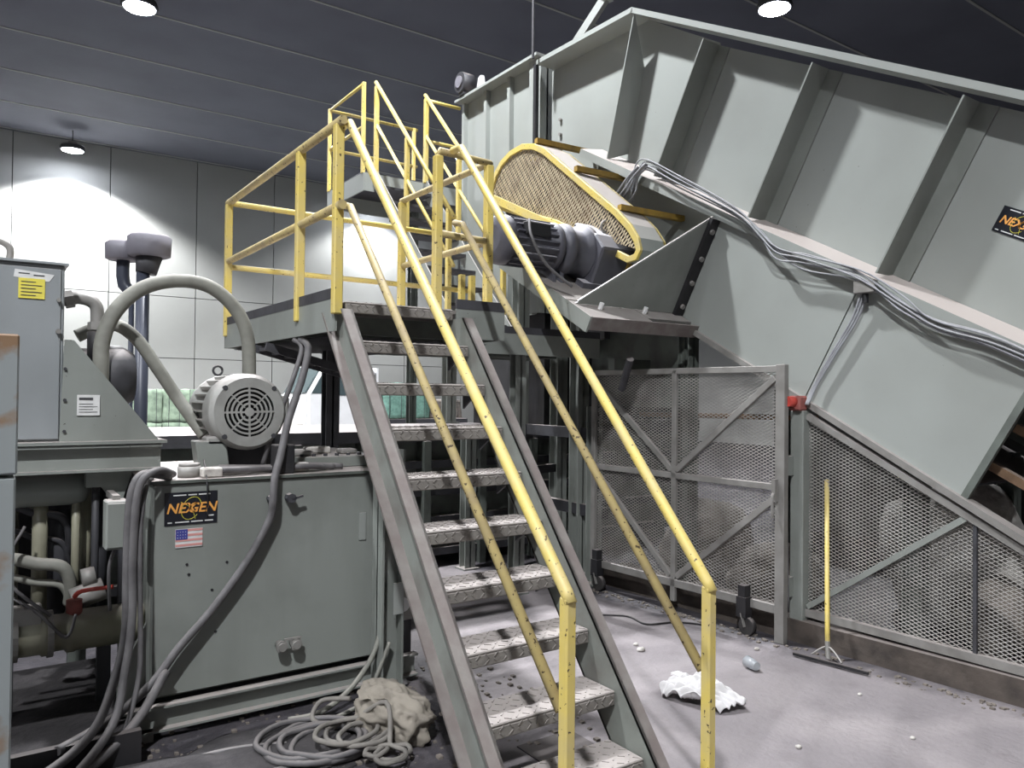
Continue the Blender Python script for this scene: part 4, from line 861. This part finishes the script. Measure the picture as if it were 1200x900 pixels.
# ------------------------------------------------------------------ heap on the floor: coil, sack, stray hoses
def coil(c, r, n, rad, m, lab, seed, dz=.0, cat='hose'):
    rr = random.Random(seed); pts = []
    for i in range(n*14):
        t_ = i/14*2*math.pi; rr_ = r*(1+.16*math.sin(t_*.37+seed)+.07*math.sin(t_*1.9))
        pts.append((c[0]+math.cos(t_)*rr_*1.15+.04*math.sin(t_*.23), c[1]+math.sin(t_)*rr_*.95+.04*math.cos(t_*.31), rad+.003+dz+(.035*(i/(n*14)))+.012*abs(math.sin(t_*2.3+seed))))
    return tag(MB().tube(pts, rad, 7, 2).build('coil', m, None, True), lab, cat)
coil((1.33, 3.42), .2, 5, .014, 'hose_dark', 'coil of dark hose on the dirty floor before the tank', 1)
coil((1.46, 3.34), .13, 3, .012, 'rope', 'smaller pale coil of rope beside the canvas sack', 2, .04, 'rope')
coil((1.5, 3.12), .07, 3, .011, 'rope', 'little knotted pale rope loops in front of the sack', 5, .02, 'rope')
tag(MB().tube([(1.2, 3.5, .03), (1.0, 3.6, .02), (.8, 3.6, .016), (.6, 3.45, .016), (.4, 3.2, .016)], .013, 8).build('hose', 'hose_dark', None, True), 'dark hose trailing left over the floor from the coil', 'hose')
tag(MB().tube([(1.25, 3.25, .03), (1.05, 3.3, .02), (.9, 3.2, .016), (.75, 3.0, .016)], .013, 8).build('hose', 'hose_dark', None, True), 'second dark hose trailing toward the bottom of the picture', 'hose')
tag(MB().tube([(1.56, 3.62, .12), (1.45, 3.72, .1), (1.38, 3.66, .05), (1.42, 3.55, .04), (1.5, 3.5, .05), (1.6, 3.3, .2), (1.55, 3.15, .06)], .012, 8).build('rope', 'rope', None, True), 'pale rope looping up over the canvas sack', 'rope')
bm = bmesh.new(); bmesh.ops.create_icosphere(bm, subdivisions=5, radius=1)
for v in bm.verts:
    q = v.co.copy(); f1 = 1-2*abs(noise.noise(q*1.7+V((3, 1, 0)))); f2 = 1-2*abs(noise.noise(q*4.2+V((0, 7, 2)))); k = .82+.24*f1+.10*f2
    v.co = V((q.x*.14*k, q.y*.22*k, max(q.z*k, -.6)*.14 + .0))
for v in bm.verts: v.co.z += .084
me = bpy.data.meshes.new('canvas_sack'); bm.to_mesh(me); bm.free(); me.polygons.foreach_set('use_smooth', [True]*len(me.polygons)); me.materials.append(MATS['tarp'])
sx_ = bpy.data.objects.new('canvas_sack', me); C.objects.link(sx_); sx_.location = (1.68, 3.38, 0); sx_.rotation_euler.z = .3
tag(sx_, 'crumpled brown canvas sack at the foot of the stairs', 'sack')
s2 = cloth('canvas_flap', (1.66, 3.5, .17), .09, .13, .04, 'tarp', 6.1, 24, 24, (3, 2), .3); s2.rotation_euler.z = -.5; tag(s2, 'folded canvas flap lying over the top of the sack', 'canvas')
tag(MB().box((2.1, 2.63, 0), (2.42, 2.94, .006)).build('shade_patch', 'black'), 'thin dark sheet standing in for the shade under the lowest stair treads', 'shade patch')  # dark sheet put in for the shade under the bottom step
rock('dirt_heap', (1.15, 3.45, -.02), (.5, .3, .03), 'dirt_dark', 'low dark heap of dirt under the hose coil', 'dirt', seed=12, sub=4)
rock('dirt_heap', (.5, 3.45, -.02), (.5, .25, .04), 'dirt_dark', 'low dirt heap on the floor before the skid tray', 'dirt', seed=14, sub=4)
# small wall outlet behind the platform leg
ol = thing('limit_switch', 'small grey box with round pale knob beside the platform leg', 'switch box', (2.02, 4.05, .3))
MB().box((1.95, 4.02, .33), (2.13, 4.1, .53)).build('box', 'galv', ol, bevel=.005); MB().cyl((2.04, 4.02, .43), (2.04, 3.99, .43), .04, n=18).build('knob', 'white', ol, True)
MB().beam((2.1, 4.1, 0), (2.1, 4.1, .33), .06, .06, (0,1,0)).build('stand', 'dark_steel', ol)
MB().tube([(2.0, 4.0, .55), (2.15, 3.98, .55), (2.22, 3.98, .45), (2.18, 3.98, .33)], .01, 6).build('conduit', 'galv', ol, True)
# ------------------------------------------------------------------ background: truck, bales
tr = thing('white_truck', 'white bonneted truck parked far behind the machinery', 'truck', (8.2, 19.5, 0))
ty0, ty1 = 18.6, 20.5
MB().slab([(7.95, ty0, .75), (9.75, ty0, .75), (9.75, ty0, 2.25), (9.6, ty0, 2.35), (8.35, ty0, 2.33), (7.95, ty0, 1.6)], (0, ty1-ty0, 0)).build('cab', 'white', tr, bevel=.04)
MB().slab([(6.4, ty0+.15, .7), (7.98, ty0+.1, .7), (7.98, ty0+.1, 1.6), (6.6, ty0+.15, 1.42), (6.4, ty0+.15, 1.2)], (0, ty1-ty0-.25, 0)).build('hood', 'white', tr, bevel=.05)
MB().slab([(8.02, ty0-.01, 1.62), (8.38, ty0-.01, 2.25), (8.42, ty0-.01, 1.62)], (0, .03, 0)).build('window', 'glass', tr)
MB().slab([(7.93, ty0+.15, 1.63), (8.33, ty0+.15, 2.3), (8.33, ty1-.15, 2.3), (7.93, ty1-.15, 1.63)], (-.03, 0, .01)).build('windscreen', 'glass', tr)
dr = MB().box((8.45, ty0-.03, .8), (9.3, ty0, 2.22)).build('door', 'white', tr, bevel=.02)
MB().slab([(8.5, ty0-.045, 1.58), (8.7, ty0-.045, 2.15), (9.2, ty0-.045, 2.15), (9.2, ty0-.045, 1.58)], (0, .02, 0)).build('window', 'glass', dr); MB().box((9.05, ty0-.06, 1.4), (9.2, ty0-.03, 1.45)).build('handle', 'black', dr)
MB().box((8.42, ty0-.2, 1.55), (8.5, ty0-.05, 1.85)).build('mirror', 'black', tr)
MB().box((9.8, ty0, .8), (12.6, ty1, .95)).build('flatbed', 'dark_steel', tr); MB().box((9.8, ty0+.05, .95), (9.86, ty1, 2.3)).build('headboard', 'white', tr)
for x in (7.1, 10.6, 11.8):
    for yy in (ty0+.02, ty1-.3): MB().cyl((x, yy, .45), (x, yy+.26, .45), .45, n=22).build('wheel', 'rubber', tr, True)
MB().box((6.6, ty0+.5, .45), (12.5, ty1-.5, .75)).build('chassis', 'black', tr)
tr.location.x -= 1.15
def bale(x, y, z, a, b, h, m, lab, seed, group=None):
    bm = bmesh.new(); bmesh.ops.create_cube(bm, size=1); bmesh.ops.subdivide_edges(bm, edges=bm.edges, cuts=7, use_grid_fill=True)
    for v in bm.verts:
        q = V((v.co.x*a, v.co.y*b, v.co.z*h)); k = noise.noise(q*3+V((seed, 0, 0)))*.05; q += q.normalized()*k
        v.co = q + V((0, 0, h/2))
    z_ = min(v.co.z for v in bm.verts)
    for v in bm.verts: v.co.z -= z_
    me = bpy.data.meshes.new('bale'); bm.to_mesh(me); bm.free(); me.materials.append(MATS[m]); me.polygons.foreach_set('use_smooth', [True]*len(me.polygons))
    t = thing('bale', lab, 'bale', (x, y, z), group)
    o = bpy.data.objects.new('body', me); C.objects.link(o); o.parent = t
    for i in range(4):
        xx = -a/2+a*(i+.5)/4; m_ = MB().tube([(x+xx, y-b/2-.03, z+.02), (x+xx, y-b/2-.03, z+h+.02), (x+xx, y+b/2+.03, z+h+.02)], .008, 4, 1)
        o2 = m_.build('wire', 'dark_steel', t)
    return t
bale(9.6, 19.5, .95, 1.4, 1.5, .95, 'teal', 'teal netted bale on the truck bed', 3)
bale(10.85, 19.5, .95, 1.0, 1.4, .5, 'debris', 'brown bale on the truck bed behind the teal one', 4)
for i, w_ in enumerate(('leftmost', 'second from left', 'third from left', 'rightmost')):
    bale(2.2+i*1.0, 20.6, 0, .96, 1.1, .85, 'bale_green', f'pale green bale by the far wall, lower layer, {w_} of four', i, 'bales by the far wall')
    bale(2.2+i*1.0, 20.6, .86, .96, 1.1, .8, 'bale_green', f'pale green bale by the far wall, top layer, {w_} of four', i+9, 'bales by the far wall')
bale(5.9, 22.5, 0, 1.2, 1.1, 1.2, 'debris_white', 'pale bale left of the truck near the far wall', 31)
rock('rubble', (3.2, 11.5, 0), (1.3, .6, .72), 'debris_white', 'pale heap of scrap paper beyond the baler, behind the vent pipes', 'scrap heap', seed=20, sub=4)
